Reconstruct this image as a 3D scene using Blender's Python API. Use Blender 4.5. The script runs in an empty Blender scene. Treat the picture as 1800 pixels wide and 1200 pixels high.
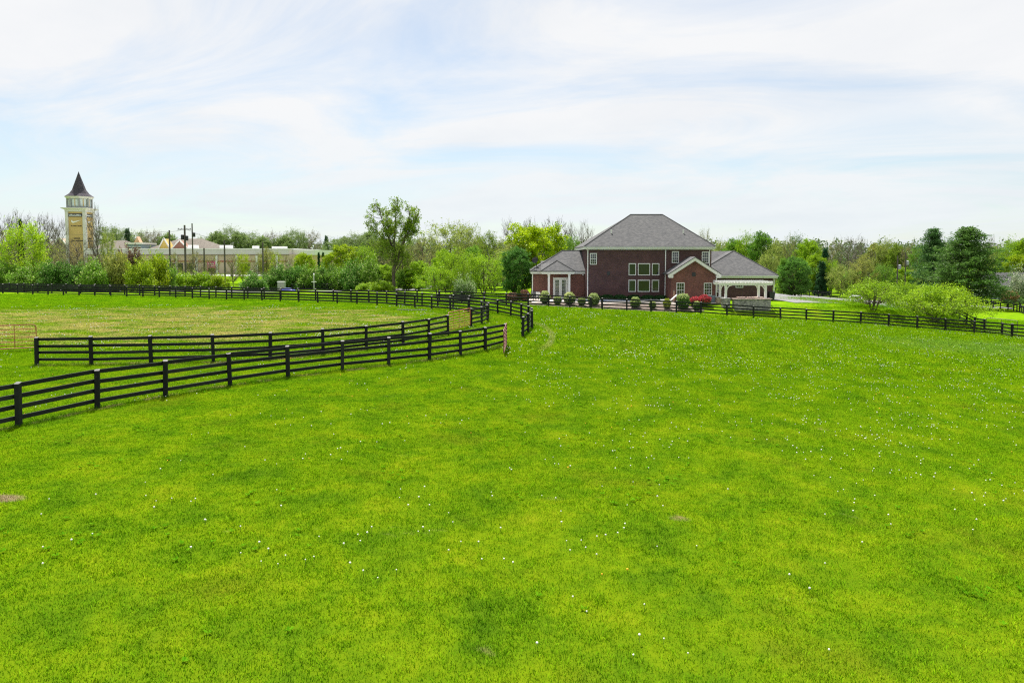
import bpy, math, random
import numpy as np
from mathutils import Vector, Matrix
R = math.radians
SC = bpy.context.scene
COL = SC.collection

# ------------------------------------------------------------------ camera
CAM_Z = 5.4
cam_d = bpy.data.cameras.new("camera")
cam_d.lens = 24.0
cam_d.sensor_width = 36.0
cam_d.shift_y = -85.1 / 1800.0
cam_d.clip_end = 8000.0
cam = bpy.data.objects.new("camera", cam_d)
cam.location = (0, 0, CAM_Z)
cam.rotation_euler = (R(90 - 3.0), 0, 0)
COL.objects.link(cam)
SC.camera = cam

# ------------------------------------------------------------------ world and sun
SUN_EL, SUN_AZ = 62.0, -15.0          # azimuth measured from +Y, negative = towards -X
world = bpy.data.worlds.new("World")
SC.world = world
world.use_nodes = True
nt = world.node_tree
for n in list(nt.nodes):
    nt.nodes.remove(n)
def N(tree, typ, **kw):
    n = tree.nodes.new(typ)
    for k, v in kw.items():
        setattr(n, k, v)
    return n
out = N(nt, "ShaderNodeOutputWorld")
bg = N(nt, "ShaderNodeBackground")
bg.inputs["Strength"].default_value = 0.091
sky = N(nt, "ShaderNodeTexSky", sky_type="NISHITA")
sky.sun_disc = False
sky.sun_elevation = R(SUN_EL)
sky.sun_rotation = R(SUN_AZ)
sky.air_density = 1.15
sky.dust_density = 0.35
sky.ozone_density = 1.0
tc = N(nt, "ShaderNodeTexCoord")
sep = N(nt, "ShaderNodeSeparateXYZ")
nt.links.new(tc.outputs["Generated"], sep.inputs[0])
def mth(tree, op, a, b=None, c=None):
    n = N(tree, "ShaderNodeMath", operation=op)
    for i, v in enumerate((a, b, c)):
        if v is None:
            continue
        if isinstance(v, (int, float)):
            n.inputs[i].default_value = v
        else:
            tree.links.new(v, n.inputs[i])
    return n.outputs[0]
zc = mth(nt, "ADD", mth(nt, "MAXIMUM", sep.outputs[2], 0.0), 0.16)
cx = mth(nt, "DIVIDE", sep.outputs[0], zc)
cy = mth(nt, "DIVIDE", sep.outputs[1], zc)
cmb = N(nt, "ShaderNodeCombineXYZ")
nt.links.new(mth(nt, "MULTIPLY", cx, 0.62), cmb.inputs[0])
nt.links.new(mth(nt, "ADD", cy, mth(nt, "MULTIPLY", cx, 0.25)), cmb.inputs[1])
cmb.inputs[2].default_value = 3.1
n1 = N(nt, "ShaderNodeTexNoise")
n1.inputs["Scale"].default_value = 1.05
n1.inputs["Detail"].default_value = 9.0
n1.inputs["Roughness"].default_value = 0.60
n1.inputs["Distortion"].default_value = 1.1
nt.links.new(cmb.outputs[0], n1.inputs["Vector"])
mr = N(nt, "ShaderNodeMapRange")
mr.inputs["From Min"].default_value = 0.34
mr.inputs["From Max"].default_value = 0.56
mr.inputs["To Min"].default_value = 0.46
mr.inputs["To Max"].default_value = 0.98
nt.links.new(n1.outputs[0], mr.inputs["Value"])
# a little thinner veil low over the horizon
hz = N(nt, "ShaderNodeMapRange")
hz.inputs["From Min"].default_value = 0.0
hz.inputs["From Max"].default_value = 0.22
hz.inputs["To Min"].default_value = 0.97
hz.inputs["To Max"].default_value = 1.0
nt.links.new(sep.outputs[2], hz.inputs["Value"])
mix = N(nt, "ShaderNodeMix", data_type="RGBA")
nt.links.new(mth(nt, "MULTIPLY", mr.outputs[0], hz.outputs[0]), mix.inputs[0])
tint = N(nt, "ShaderNodeMix", data_type="RGBA", blend_type="MULTIPLY")
tint.inputs[0].default_value = 1.0
tint.inputs[7].default_value = (0.66, 0.735, 0.775, 1)
nt.links.new(sky.outputs[0], tint.inputs[6])
nt.links.new(tint.outputs[2], mix.inputs[6])
n2 = N(nt, "ShaderNodeTexNoise")
n2.inputs["Scale"].default_value = 1.7
n2.inputs["Detail"].default_value = 6.0
n2.inputs["Roughness"].default_value = 0.6
mp2 = N(nt, "ShaderNodeMapping")
mp2.inputs["Location"].default_value = (4.2, 1.7, 0.4)
mp2.inputs["Scale"].default_value = (1.0, 0.55, 1.0)
nt.links.new(cmb.outputs[0], mp2.inputs["Vector"])
nt.links.new(mp2.outputs[0], n2.inputs["Vector"])
crd = N(nt, "ShaderNodeValToRGB")
crd.color_ramp.elements[0].position = 0.36; crd.color_ramp.elements[0].color = (0.945, 0.957, 0.972, 1)
crd.color_ramp.elements[1].position = 0.54; crd.color_ramp.elements[1].color = (1, 1, 1, 1)
nt.links.new(n2.outputs[0], crd.inputs[0])
lowc = N(nt, "ShaderNodeMix", data_type="RGBA")
nt.links.new(mth(nt, "MINIMUM", mth(nt, "MULTIPLY", mth(nt, "MAXIMUM", sep.outputs[2], 0.0), 5.0), 1.0), lowc.inputs[0])
lowc.inputs[6].default_value = (4.95, 5.30, 5.52, 1)
lowc.inputs[7].default_value = (5.52, 5.56, 5.62, 1)
cmul = N(nt, "ShaderNodeMix", data_type="RGBA", blend_type="MULTIPLY")
cmul.inputs[0].default_value = 1.0
nt.links.new(lowc.outputs[2], cmul.inputs[6]); nt.links.new(crd.outputs[0], cmul.inputs[7])
nt.links.new(cmul.outputs[2], mix.inputs[7])
nt.links.new(mix.outputs[2], bg.inputs["Color"])
nt.links.new(bg.outputs[0], out.inputs["Surface"])

sun_d = bpy.data.lights.new("sun", "SUN")
sun_d.energy = 5.0
sun_d.angle = R(0.6)
sun_d.color = (1.0, 0.95, 0.87)
sun = bpy.data.objects.new("sun", sun_d)
sdir = Vector((math.sin(R(SUN_AZ)) * math.cos(R(SUN_EL)), math.cos(R(SUN_AZ)) * math.cos(R(SUN_EL)), math.sin(R(SUN_EL))))
sun.rotation_euler = sdir.to_track_quat("Z", "Y").to_euler()
sun.location = (0, 0, 60)
COL.objects.link(sun)

SC.view_settings.view_transform = "Standard"
SC.view_settings.look = "None"
SC.view_settings.exposure = 0.90
SC.view_settings.gamma = 1.0
SC.view_settings.use_curve_mapping = False
SC.cycles.use_denoising = False       # fine leaves and turf stay crisp
SC.cycles.filter_width = 1.2
SC.cycles.max_bounces = 6
SC.cycles.transparent_max_bounces = 4

# ------------------------------------------------------------------ helpers
def S(t):
    t = np.clip(t, 0, 1)
    return t * t * (3 - 2 * t)

def terr(x, y):
    x = np.asarray(x, float); y = np.asarray(y, float)
    v = 0.055 * np.log1p(np.exp(np.clip(0.25 * x, -60, 60))) / 0.25
    z = -12 * np.tanh(v / 12)
    z = z - 0.6 * S((y - 104) / 20) * (1 - S((x + 5) / 25))
    w = S((x + 4) / 8) * (1 - S((x - 38) / 24)) * S((y - 78.4) / 4.6) * (1 - S((y - 116) / 45))
    zt = -0.010 * np.clip(x, 0, 40)
    z = z * (1 - w) + zt * w
    z = z + 0.035 * np.sin(x * 0.33 + 1.3) * np.sin(y * 0.27) * (1 - w)
    return z

def tz(x, y):
    return float(terr(x, y))

def mesh_np(name, verts, faces, mats=(), midx=None, smooth=False):
    """faces: list of (M,k) integer arrays"""
    me = bpy.data.meshes.new(name)
    verts = np.asarray(verts, np.float32)
    me.vertices.add(len(verts))
    me.vertices.foreach_set("co", verts.ravel())
    fl = [np.asarray(f, np.int32) for f in faces if len(f)]
    tot = np.concatenate([np.full(len(f), f.shape[1], np.int32) for f in fl])
    idx = np.concatenate([f.ravel() for f in fl])
    me.loops.add(len(idx))
    me.loops.foreach_set("vertex_index", idx)
    me.polygons.add(len(tot))
    me.polygons.foreach_set("loop_start", np.concatenate([[0], np.cumsum(tot)[:-1]]).astype(np.int32))
    me.polygons.foreach_set("loop_total", tot)
    if midx is not None:
        me.polygons.foreach_set("material_index", np.asarray(midx, np.int32))
    if smooth:
        me.polygons.foreach_set("use_smooth", np.ones(len(tot), bool))
    for m in mats:
        me.materials.append(m)
    me.update(calc_edges=True)
    me.validate()
    return me

class MB:
    """collects simple solids into one mesh"""
    def __init__(self):
        self.v = []; self.f = []; self.mi = []
    def add(self, vs, fs, m=0):
        o = len(self.v)
        self.v += [tuple(p) for p in vs]
        for f in fs:
            self.f.append(tuple(i + o for i in f)); self.mi.append(m)
        return self
    def box(self, x0, x1, y0, y1, z0, z1, m=0):
        vs = [(x0, y0, z0), (x1, y0, z0), (x1, y1, z0), (x0, y1, z0), (x0, y0, z1), (x1, y0, z1), (x1, y1, z1), (x0, y1, z1)]
        fs = [(0, 3, 2, 1), (4, 5, 6, 7), (0, 1, 5, 4), (1, 2, 6, 5), (2, 3, 7, 6), (3, 0, 4, 7)]
        return self.add(vs, fs, m)
    def bar(self, a, b, w, h, m=0):
        """box beam from a to b, width w (horizontal), height h"""
        a = Vector(a); b = Vector(b); d = (b - a).normalized()
        s = d.cross(Vector((0, 0, 1)))
        if s.length < 1e-4:
            s = Vector((1, 0, 0))
        s.normalize(); u = s.cross(d).normalized()
        s = s * w / 2; u = u * h / 2
        vs = [a - s - u, a + s - u, a + s + u, a - s + u, b - s - u, b + s - u, b + s + u, b - s + u]
        fs = [(0, 1, 2, 3), (7, 6, 5, 4), (0, 4, 5, 1), (1, 5, 6, 2), (2, 6, 7, 3), (3, 7, 4, 0)]
        return self.add(vs, fs, m)
    def tube(self, pts, rad, n=6, m=0, cap=True):
        pts = [Vector(p) for p in pts]
        if isinstance(rad, (int, float)):
            rad = [rad] * len(pts)
        o = len(self.v)
        for i, p in enumerate(pts):
            d = (pts[min(i + 1, len(pts) - 1)] - pts[max(i - 1, 0)]).normalized()
            s = d.cross(Vector((0.13, 0.9, 0.41))).normalized()
            u = d.cross(s).normalized()
            for k in range(n):
                a = 2 * math.pi * k / n
                self.v.append(tuple(p + (s * math.cos(a) + u * math.sin(a)) * rad[i]))
        for i in range(len(pts) - 1):
            for k in range(n):
                k2 = (k + 1) % n
                self.f.append((o + i * n + k, o + i * n + k2, o + (i + 1) * n + k2, o + (i + 1) * n + k)); self.mi.append(m)
        if cap:
            self.f.append(tuple(o + k for k in reversed(range(n)))); self.mi.append(m)
            e = o + (len(pts) - 1) * n
            self.f.append(tuple(e + k for k in range(n))); self.mi.append(m)
        return self
    def lathe(self, prof, n=12, c=(0, 0, 0), m=0, a0=0.0):
        o = len(self.v)
        for (r, z) in prof:
            for k in range(n):
                a = a0 + 2 * math.pi * k / n
                self.v.append((c[0] + r * math.cos(a), c[1] + r * math.sin(a), c[2] + z))
        for i in range(len(prof) - 1):
            for k in range(n):
                k2 = (k + 1) % n
                self.f.append((o + i * n + k, o + i * n + k2, o + (i + 1) * n + k2, o + (i + 1) * n + k)); self.mi.append(m)
        return self
    def poly(self, pts, m=0):
        return self.add(pts, [tuple(range(len(pts)))], m)
    def prism(self, xz, y0, y1, m=0):
        n = len(xz)
        vs = [(x, y0, z) for x, z in xz] + [(x, y1, z) for x, z in xz]
        fs = [tuple(range(n)), tuple(reversed(range(n, 2 * n)))] + [((i + 1) % n, i, n + i, n + (i + 1) % n) for i in range(n)]
        return self.add(vs, fs, m)
    def mesh(self, name, mats, smooth=False):
        me = bpy.data.meshes.new(name)
        me.from_pydata(self.v, [], self.f)
        for m in (mats if isinstance(mats, (list, tuple)) else [mats]):
            me.materials.append(m)
        me.polygons.foreach_set("material_index", self.mi)
        if smooth:
            me.polygons.foreach_set("use_smooth", [True] * len(me.polygons))
        me.update()
        return me

def link(name, data, parent=None, loc=None, rot=None, scale=None):
    o = bpy.data.objects.new(name, data)
    COL.objects.link(o)
    if parent is not None:
        o.parent = parent
    if loc is not None:
        o.location = loc
    if rot is not None:
        o.rotation_euler = rot
    if scale is not None:
        o.scale = scale
    return o

def root(name, label, cat, loc=(0, 0, 0), rz=0.0, group=None, scale=None):
    o = link(name, None, loc=loc, rot=(0, 0, rz), scale=scale)
    o.empty_display_size = 0.3
    o["label"] = label; o["category"] = cat
    if group:
        o["group"] = group
    return o

def tag(o, label, cat, group=None):
    o["label"] = label; o["category"] = cat
    if group:
        o["group"] = group
    return o

def structure(name, data):
    o = link(name, data)
    o["kind"] = "structure"
    return o

def wpart(name, mb, mats, rt, smooth=False, top=None):
    """a part written in world coordinates under a root (or a part of it); top = the root that carries the offset"""
    o = link(name, mb.mesh(name, mats, smooth), parent=rt)
    if top is None:
        o.matrix_parent_inverse = Matrix.Translation(-Vector(rt.location)) if rt.parent is None else Matrix.Identity(4)
    return o

def spot(px, Y):
    """world X of photo column px at distance Y"""
    return (px - 900.0) / 1200.0 * (Y * 0.9986 + 0.28)

def top_z(py, Y):
    return CAM_Z + (452.0 - py) * Y / 1200.0

# ------------------------------------------------------------------ materials
def new_mat(name):
    m = bpy.data.materials.new(name)
    m.use_nodes = True
    t = m.node_tree
    b = t.nodes["Principled BSDF"]
    return m, t, b

def ramp(t, fac, stops):
    n = N(t, "ShaderNodeValToRGB")
    cr = n.color_ramp
    while len(cr.elements) > 1:
        cr.elements.remove(cr.elements[-1])
    cr.elements[0].position = stops[0][0]; cr.elements[0].color = (*stops[0][1], 1)
    for p, c in stops[1:]:
        e = cr.elements.new(p); e.color = (*c, 1)
    t.links.new(fac, n.inputs[0])
    return n.outputs[0]

def noise(t, scale, detail=3.0, rough=0.55, vec=None, dist=0.0):
    n = N(t, "ShaderNodeTexNoise")
    n.inputs["Scale"].default_value = scale
    n.inputs["Detail"].default_value = detail
    n.inputs["Roughness"].default_value = rough
    n.inputs["Distortion"].default_value = dist
    if vec is not None:
        t.links.new(vec, n.inputs["Vector"])
    return n.outputs[0]

def mixc(t, fac, a, b, mode="MIX"):
    n = N(t, "ShaderNodeMix", data_type="RGBA", blend_type=mode)
    for sock, v in ((n.inputs[0], fac), (n.inputs[6], a), (n.inputs[7], b)):
        if isinstance(v, (int, float)):
            sock.default_value = v
        elif isinstance(v, tuple):
            sock.default_value = (*v, 1)
        else:
            t.links.new(v, sock)
    return n.outputs[2]

def plain(name, col, rough=0.6, var=0.15, scale=3.0, metallic=0.0, spec=0.5, bump=0.0, bscale=20.0):
    m, t, b = new_mat(name)
    g = N(t, "ShaderNodeNewGeometry")
    nz = noise(t, scale, 4.0, 0.6, g.outputs["Position"])
    dark = tuple(c * (1 - var) for c in col); lite = tuple(min(1, c * (1 + var)) for c in col)
    t.links.new(ramp(t, nz, [(0.3, dark), (0.7, lite)]), b.inputs["Base Color"])
    b.inputs["Roughness"].default_value = rough
    b.inputs["Metallic"].default_value = metallic
    b.inputs["Specular IOR Level"].default_value = spec
    if bump:
        bn = N(t, "ShaderNodeBump")
        bn.inputs["Strength"].default_value = bump
        bn.inputs["Distance"].default_value = 0.02
        t.links.new(noise(t, bscale, 4.0, 0.6, g.outputs["Position"]), bn.inputs["Height"])
        t.links.new(bn.outputs[0], b.inputs["Normal"])
    return m

def grass_colour(t, blades):
    g = N(t, "ShaderNodeNewGeometry")
    P = g.outputs["Position"]
    sp = N(t, "ShaderNodeSeparateXYZ"); t.links.new(P, sp.inputs[0])
    flat = N(t, "ShaderNodeCombineXYZ")
    t.links.new(sp.outputs[0], flat.inputs[0]); t.links.new(sp.outputs[1], flat.inputs[1])
    F = flat.outputs[0]
    big = noise(t, 0.11, 4.0, 0.6, F)
    med = noise(t, 0.55, 6.0, 0.72, F, 0.3)
    fine = noise(t, 5.0, 5.0, 0.7, F)
    c = ramp(t, med, [(0.30, (0.075, 0.205, 0.006)), (0.43, (0.145, 0.312, 0.006)), (0.55, (0.218, 0.385, 0.006)), (0.70, (0.320, 0.440, 0.010))])
    c = mixc(t, mth(t, "MULTIPLY", big, 0.30), c, (0.190, 0.365, 0.006))
    fr = ramp(t, fine, [(0.25, (0.62, 0.70, 0.60)), (0.5, (1, 1, 1)), (0.8, (1.22, 1.16, 1.2))])
    c = mixc(t, 1.0, c, fr, "MULTIPLY")
    # reddish-brown thin spots
    rb = noise(t, 0.33, 4.0, 0.6, F)
    c = mixc(t, mth(t, "MULTIPLY", N_step(t, rb, 0.54, 0.72), 0.38), c, (0.185, 0.215, 0.012))
    # dry straw spots everywhere, small
    dn = noise(t, 0.55, 3.0, 0.5, mapped(t, F, (17.3, 4.1, 0)))
    c = mixc(t, mth(t, "MULTIPLY", N_step(t, dn, 0.715, 0.77), 0.8), c, (0.40, 0.34, 0.13))
    # worn riding area inside the paddock: an oval with ragged streaks
    ex = mth(t, "DIVIDE", mth(t, "ADD", sp.outputs[0], 33.0), 31.0)
    ey = mth(t, "DIVIDE", mth(t, "SUBTRACT", sp.outputs[1], 57.0), 19.0)
    rr = mth(t, "ADD", mth(t, "MULTIPLY", ex, ex), mth(t, "MULTIPLY", ey, ey))
    el = mth(t, "SUBTRACT", 1.25, rr)
    st = mapped(t, F, (0, 0, 0), (0.45, 1.0, 1.0))
    wn = noise(t, 0.5, 7.0, 0.78, st)
    wear = N_step(t, mth(t, "ADD", mth(t, "MULTIPLY", N_step(t, el, -0.35, 1.1), 0.22), wn), 0.62, 0.80)
    tan = ramp(t, noise(t, 1.3, 4.0, 0.6, F), [(0.3, (0.44, 0.37, 0.14)), (0.5, (0.56, 0.48, 0.18)), (0.7, (0.42, 0.47, 0.05))])
    c = mixc(t, mth(t, "MULTIPLY", wear, 0.82), c, tan)
    # sprayed, dried-out strips right under the two near fences
    for (cf, xa, xb) in FENCE_LINES:
        xx = sp.outputs[0]
        yy = mth(t, "MULTIPLY_ADD", mth(t, "MULTIPLY_ADD", mth(t, "MULTIPLY_ADD", xx, cf[0], cf[1]), xx, cf[2]), xx, cf[3])
        dd = mth(t, "ABSOLUTE", mth(t, "SUBTRACT", sp.outputs[1], yy))
        ins = mth(t, "MULTIPLY", mth(t, "GREATER_THAN", xx, xa), mth(t, "LESS_THAN", xx, xb))
        near_ = mth(t, "SUBTRACT", 1.0, N_step(t, dd, 0.12, 0.55))
        msk = mth(t, "MULTIPLY", mth(t, "MULTIPLY", near_, ins), N_step(t, noise(t, 0.9, 4.0, 0.65, F), 0.42, 0.62))
        c = mixc(t, mth(t, "MULTIPLY", msk, 0.85), c, (0.44, 0.37, 0.15))
    # a paler, freshly cut area towards the corner of the long fence
    qx = mth(t, "DIVIDE", mth(t, "SUBTRACT", sp.outputs[0], 41.0), 13.0); qy = mth(t, "DIVIDE", mth(t, "SUBTRACT", sp.outputs[1], 56.0), 7.5)
    qr = mth(t, "ADD", mth(t, "ADD", mth(t, "MULTIPLY", qx, qx), mth(t, "MULTIPLY", qy, qy)), mth(t, "MULTIPLY", med, 0.8))
    c = mixc(t, mth(t, "MULTIPLY", mth(t, "SUBTRACT", 1.0, N_step(t, qr, 0.5, 1.5)), 0.42), c, (0.18, 0.33, 0.06))
    # a small bare earth scrape near the frame edge
    ux = mth(t, "DIVIDE", mth(t, "ADD", sp.outputs[0], 11.6), 0.75); uy = mth(t, "DIVIDE", mth(t, "SUBTRACT", sp.outputs[1], 15.0), 0.30)
    ur = mth(t, "ADD", mth(t, "ADD", mth(t, "MULTIPLY", ux, ux), mth(t, "MULTIPLY", uy, uy)), mth(t, "MULTIPLY", fine, 0.6))
    c = mixc(t, mth(t, "SUBTRACT", 1.0, N_step(t, ur, 0.7, 1.5)), c, (0.34, 0.31, 0.13))
    # a faint bare track curving round the end of the lane fence
    tx = mth(t, "DIVIDE", mth(t, "ADD", sp.outputs[0], 6.0), 8.9); ty = mth(t, "DIVIDE", mth(t, "SUBTRACT", sp.outputs[1], 50.0), 17.7)
    tr_ = mth(t, "SQRT", mth(t, "ADD", mth(t, "MULTIPLY", tx, tx), mth(t, "MULTIPLY", ty, ty)))
    tb = mth(t, "SUBTRACT", 1.0, N_step(t, mth(t, "ABSOLUTE", mth(t, "SUBTRACT", tr_, 1.0)), 0.012, 0.035))
    ti = mth(t, "MULTIPLY", N_step(t, sp.outputs[0], 0.8, 1.6), mth(t, "MULTIPLY", N_step(t, sp.outputs[1], 40.0, 44.0), mth(t, "SUBTRACT", 1.0, N_step(t, sp.outputs[1], 57.0, 60.0))))
    c = mixc(t, mth(t, "MULTIPLY", mth(t, "MULTIPLY", tb, ti), 0.6), c, (0.36, 0.42, 0.10))
    if blades:
        rnd = ramp(t, g.outputs["Random Per Island"], [(0.0, (0.95, 1.08, 0.95)), (0.5, (1.42, 1.46, 1.4)), (0.93, (1.75, 1.70, 1.8)), (1.0, (2.2, 1.85, 4.0))])
        c = mixc(t, 1.0, c, rnd, "MULTIPLY")
    return c, g

def N_step(t, v, a, b):
    n = N(t, "ShaderNodeMapRange", interpolation_type="SMOOTHSTEP")
    n.inputs["From Min"].default_value = a
    n.inputs["From Max"].default_value = b
    t.links.new(v, n.inputs["Value"])
    return n.outputs[0]

def mapped(t, v, off, sc=(1, 1, 1)):
    n = N(t, "ShaderNodeMapping")
    n.inputs["Location"].default_value = off
    n.inputs["Scale"].default_value = sc
    t.links.new(v, n.inputs["Vector"])
    return n.outputs[0]

def leafy(t, b, colour, transl=0.45, rough=0.55, up=0.0):
    """principled mixed with translucency"""
    t.links.new(colour, b.inputs["Base Color"])
    b.inputs["Roughness"].default_value = rough
    b.inputs["Specular IOR Level"].default_value = 0.03 if up else 0.25
    if up:
        # blades stand in a dense sward: shade them largely by the lie of the turf
        g = N(t, "ShaderNodeNewGeometry")
        vm = N(t, "ShaderNodeMix", data_type="VECTOR")
        vm.inputs[0].default_value = up
        t.links.new(g.outputs["Normal"], vm.inputs[4]); vm.inputs[5].default_value = (0, 0, 1)
        t.links.new(vm.outputs[1], b.inputs["Normal"]); UPN = vm.outputs[1]
    tr = N(t, "ShaderNodeBsdfTranslucent")
    t.links.new(colour, tr.inputs["Color"])
    if up:
        t.links.new(UPN, tr.inputs["Normal"])
    mx = N(t, "ShaderNodeMixShader")
    mx.inputs[0].default_value = transl
    if up:
        df = N(t, "ShaderNodeBsdfDiffuse")
        t.links.new(colour, df.inputs["Color"]); t.links.new(UPN, df.inputs["Normal"])
        t.links.new(df.outputs[0], mx.inputs[1])
    else:
        b.inputs["IOR"].default_value = 1.3
        t.links.new(b.outputs[0], mx.inputs[1])
    t.links.new(tr.outputs[0], mx.inputs[2])
    t.links.new(mx.outputs[0], t.nodes["Material Output"].inputs["Surface"])

FENCE_LINES = [(tuple(float(q) for q in np.polyfit(xs_, ys_, 3)), xs_[0], xs_[-1]) for xs_, ys_ in (
    ([-17.9, -16.9, -15.86, -14.85, -13.45, -11.92, -10.2, -8.2, -6.25, -4.4, -2.88, -1.58, -0.45], [16.0, 18.9, 21.7, 24.2, 26.25, 28.62, 30.85, 32.75, 34.4, 36.1, 38.0, 40.17, 42.75]),
    ([-23.83, -21.12, -18.33, -15.44, -12.84, -10.48, -8.53, -6.75, -5.5, -4.5], [34.0, 34.05, 34.45, 35.07, 36.02, 37.65, 39.77, 42.1, 44.75, 47.83]))]
M = {}
m, t, b = new_mat("lawn")
c, g = grass_colour(t, False)
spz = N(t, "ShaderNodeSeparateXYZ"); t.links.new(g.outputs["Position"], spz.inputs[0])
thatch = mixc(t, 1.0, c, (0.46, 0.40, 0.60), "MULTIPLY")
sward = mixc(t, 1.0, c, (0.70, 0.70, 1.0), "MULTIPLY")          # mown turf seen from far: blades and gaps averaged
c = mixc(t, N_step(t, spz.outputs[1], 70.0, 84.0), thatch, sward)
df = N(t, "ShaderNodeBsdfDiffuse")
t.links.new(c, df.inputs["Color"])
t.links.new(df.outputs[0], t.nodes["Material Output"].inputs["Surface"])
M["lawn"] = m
m, t, b = new_mat("grass_blade")
c, g = grass_colour(t, True)
leafy(t, b, c, 0.56, 0.6, up=0.75)
M["blade"] = m

def leaf_mat(name, blossom=None):
    m, t, b = new_mat(name)
    oi = N(t, "ShaderNodeObjectInfo")
    g = N(t, "ShaderNodeNewGeometry")
    rnd = ramp(t, g.outputs["Random Per Island"], [(0.0, (0.55, 0.62, 0.6)), (0.5, (1, 1, 1)), (1.0, (1.45, 1.32, 1.3))])
    cn = noise(t, 0.5, 2.0, 0.5, g.outputs["Position"])
    cl = ramp(t, cn, [(0.3, (0.8, 0.86, 0.8)), (0.7, (1.18, 1.12, 1.1))])
    c = mixc(t, 1.0, oi.outputs["Color"] if blossom is None else blossom, rnd, "MULTIPLY")
    c = mixc(t, 1.0, c, cl, "MULTIPLY")
    leafy(t, b, c, 0.40, 0.5)
    return m
M["leaf"] = leaf_mat("leaf")
M["cream"] = leaf_mat("cream_blossom", (0.46, 0.54, 0.22))
M["white_bl"] = leaf_mat("white_blossom", (0.68, 0.70, 0.60))
M["coral"] = leaf_mat("coral_blossom", (0.47, 0.065, 0.085))
M["bark"] = plain("bark", (0.115, 0.092, 0.070), 0.9, 0.35, 2.0, spec=0.2)
M["twig"] = plain("twig_bark", (0.165, 0.142, 0.120), 0.9, 0.25, 1.0, spec=0.2)
M["fence"] = plain("black_fence_paint", (0.0085, 0.0100, 0.0105), 0.55, 0.75, 3.2, spec=0.22, bump=0.25, bscale=14)
m, t, b = new_mat("worn_black_fence_paint")
g = N(t, "ShaderNodeNewGeometry"); oi = N(t, "ShaderNodeObjectInfo")
base_ = ramp(t, oi.outputs["Random"], [(0.0, (0.006, 0.0075, 0.008)), (0.7, (0.010, 0.012, 0.0125)), (1.0, (0.020, 0.022, 0.022))])
scf = noise(t, 5.0, 6.0, 0.75, mapped(t, g.outputs["Position"], (0, 0, 0), (1.0, 1.0, 3.5)))
t.links.new(mixc(t, mth(t, "MULTIPLY", N_step(t, scf, 0.58, 0.72), 0.55), base_, (0.060, 0.060, 0.056)), b.inputs["Base Color"])
b.inputs["Roughness"].default_value = 0.6; b.inputs["Specular IOR Level"].default_value = 0.22
bn = N(t, "ShaderNodeBump"); bn.inputs["Strength"].default_value = 0.3; bn.inputs["Distance"].default_value = 0.02
t.links.new(scf, bn.inputs["Height"]); t.links.new(bn.outputs[0], b.inputs["Normal"])
M["fence"] = m
M["weathered_glint"] = plain("weathered_glint_post_top", (0.13, 0.13, 0.125), 0.8, 0.5, 9.0)  # weathered grey with the sun glint on post tops put into the colour
M["gate_red"] = plain("rusty_red_gate", (0.34, 0.085, 0.045), 0.55, 0.35, 6.0)
M["gate_pale"] = plain("faded_red_gate", (0.20, 0.07, 0.055), 0.55, 0.35, 6.0)
M["gate_brown"] = plain("brown_gate", (0.10, 0.07, 0.055), 0.5, 0.3, 6.0)
M["white"] = plain("white_paint", (0.74, 0.74, 0.72), 0.5, 0.06, 1.5)
M["trim"] = plain("cream_trim", (0.66, 0.67, 0.63), 0.5, 0.06, 1.0)
M["dark"] = plain("dark_metal", (0.02, 0.022, 0.028), 0.5, 0.2)
M["concrete"] = plain("concrete", (0.36, 0.355, 0.345), 0.85, 0.12, 0.6)
M["asphalt"] = plain("pale_asphalt", (0.165, 0.163, 0.17), 0.9, 0.12, 0.35)
M["paver"] = plain("patio_pavers", (0.52, 0.46, 0.41), 0.85, 0.18, 1.6)
M["mulch"] = plain("mulch", (0.16, 0.125, 0.105), 0.95, 0.4, 3.0, bump=0.5)
M["navy"] = plain("navy_sign", (0.012, 0.018, 0.06), 0.5)
M["black"] = plain("black_letter", (0.03, 0.022, 0.015), 0.6)
M["pole"] = plain("pole_wood", (0.10, 0.085, 0.075), 0.85, 0.3, 2.0)
M["steel"] = plain("galvanised_steel", (0.36, 0.38, 0.40), 0.5, 0.1)
M["stone_grey"] = None

def brick_mat(name, c1, c2, mortar):
    m, t, b = new_mat(name)
    g = N(t, "ShaderNodeNewGeometry")
    sp = N(t, "ShaderNodeSeparateXYZ"); t.links.new(g.outputs["Position"], sp.inputs[0])
    cb = N(t, "ShaderNodeCombineXYZ")
    t.links.new(mth(t, "ADD", sp.outputs[0], sp.outputs[1]), cb.inputs[0]); t.links.new(sp.outputs[2], cb.inputs[1])
    br = N(t, "ShaderNodeTexBrick")
    t.links.new(cb.outputs[0], br.inputs["Vector"])
    br.inputs["Color1"].default_value = (*c1, 1); br.inputs["Color2"].default_value = (*c2, 1); br.inputs["Mortar"].default_value = (*mortar, 1)
    br.inputs["Scale"].default_value = 1.0
    br.inputs["Brick Width"].default_value = 0.22; br.inputs["Row Height"].default_value = 0.076
    br.inputs["Mortar Size"].default_value = 0.006
    nz = noise(t, 0.9, 4.0, 0.6, g.outputs["Position"])
    c = mixc(t, 1.0, br.outputs["Color"], ramp(t, nz, [(0.3, (0.78, 0.78, 0.82)), (0.7, (1.2, 1.15, 1.15))]), "MULTIPLY")
    t.links.new(c, b.inputs["Base Color"])
    b.inputs["Roughness"].default_value = 0.85; b.inputs["Specular IOR Level"].default_value = 0.2
    bn = N(t, "ShaderNodeBump"); bn.inputs["Strength"].default_value = 0.4; bn.inputs["Distance"].default_value = 0.01
    t.links.new(br.outputs["Fac"], bn.inputs["Height"]); bn.invert = True
    t.links.new(bn.outputs[0], b.inputs["Normal"])
    return m
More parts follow.
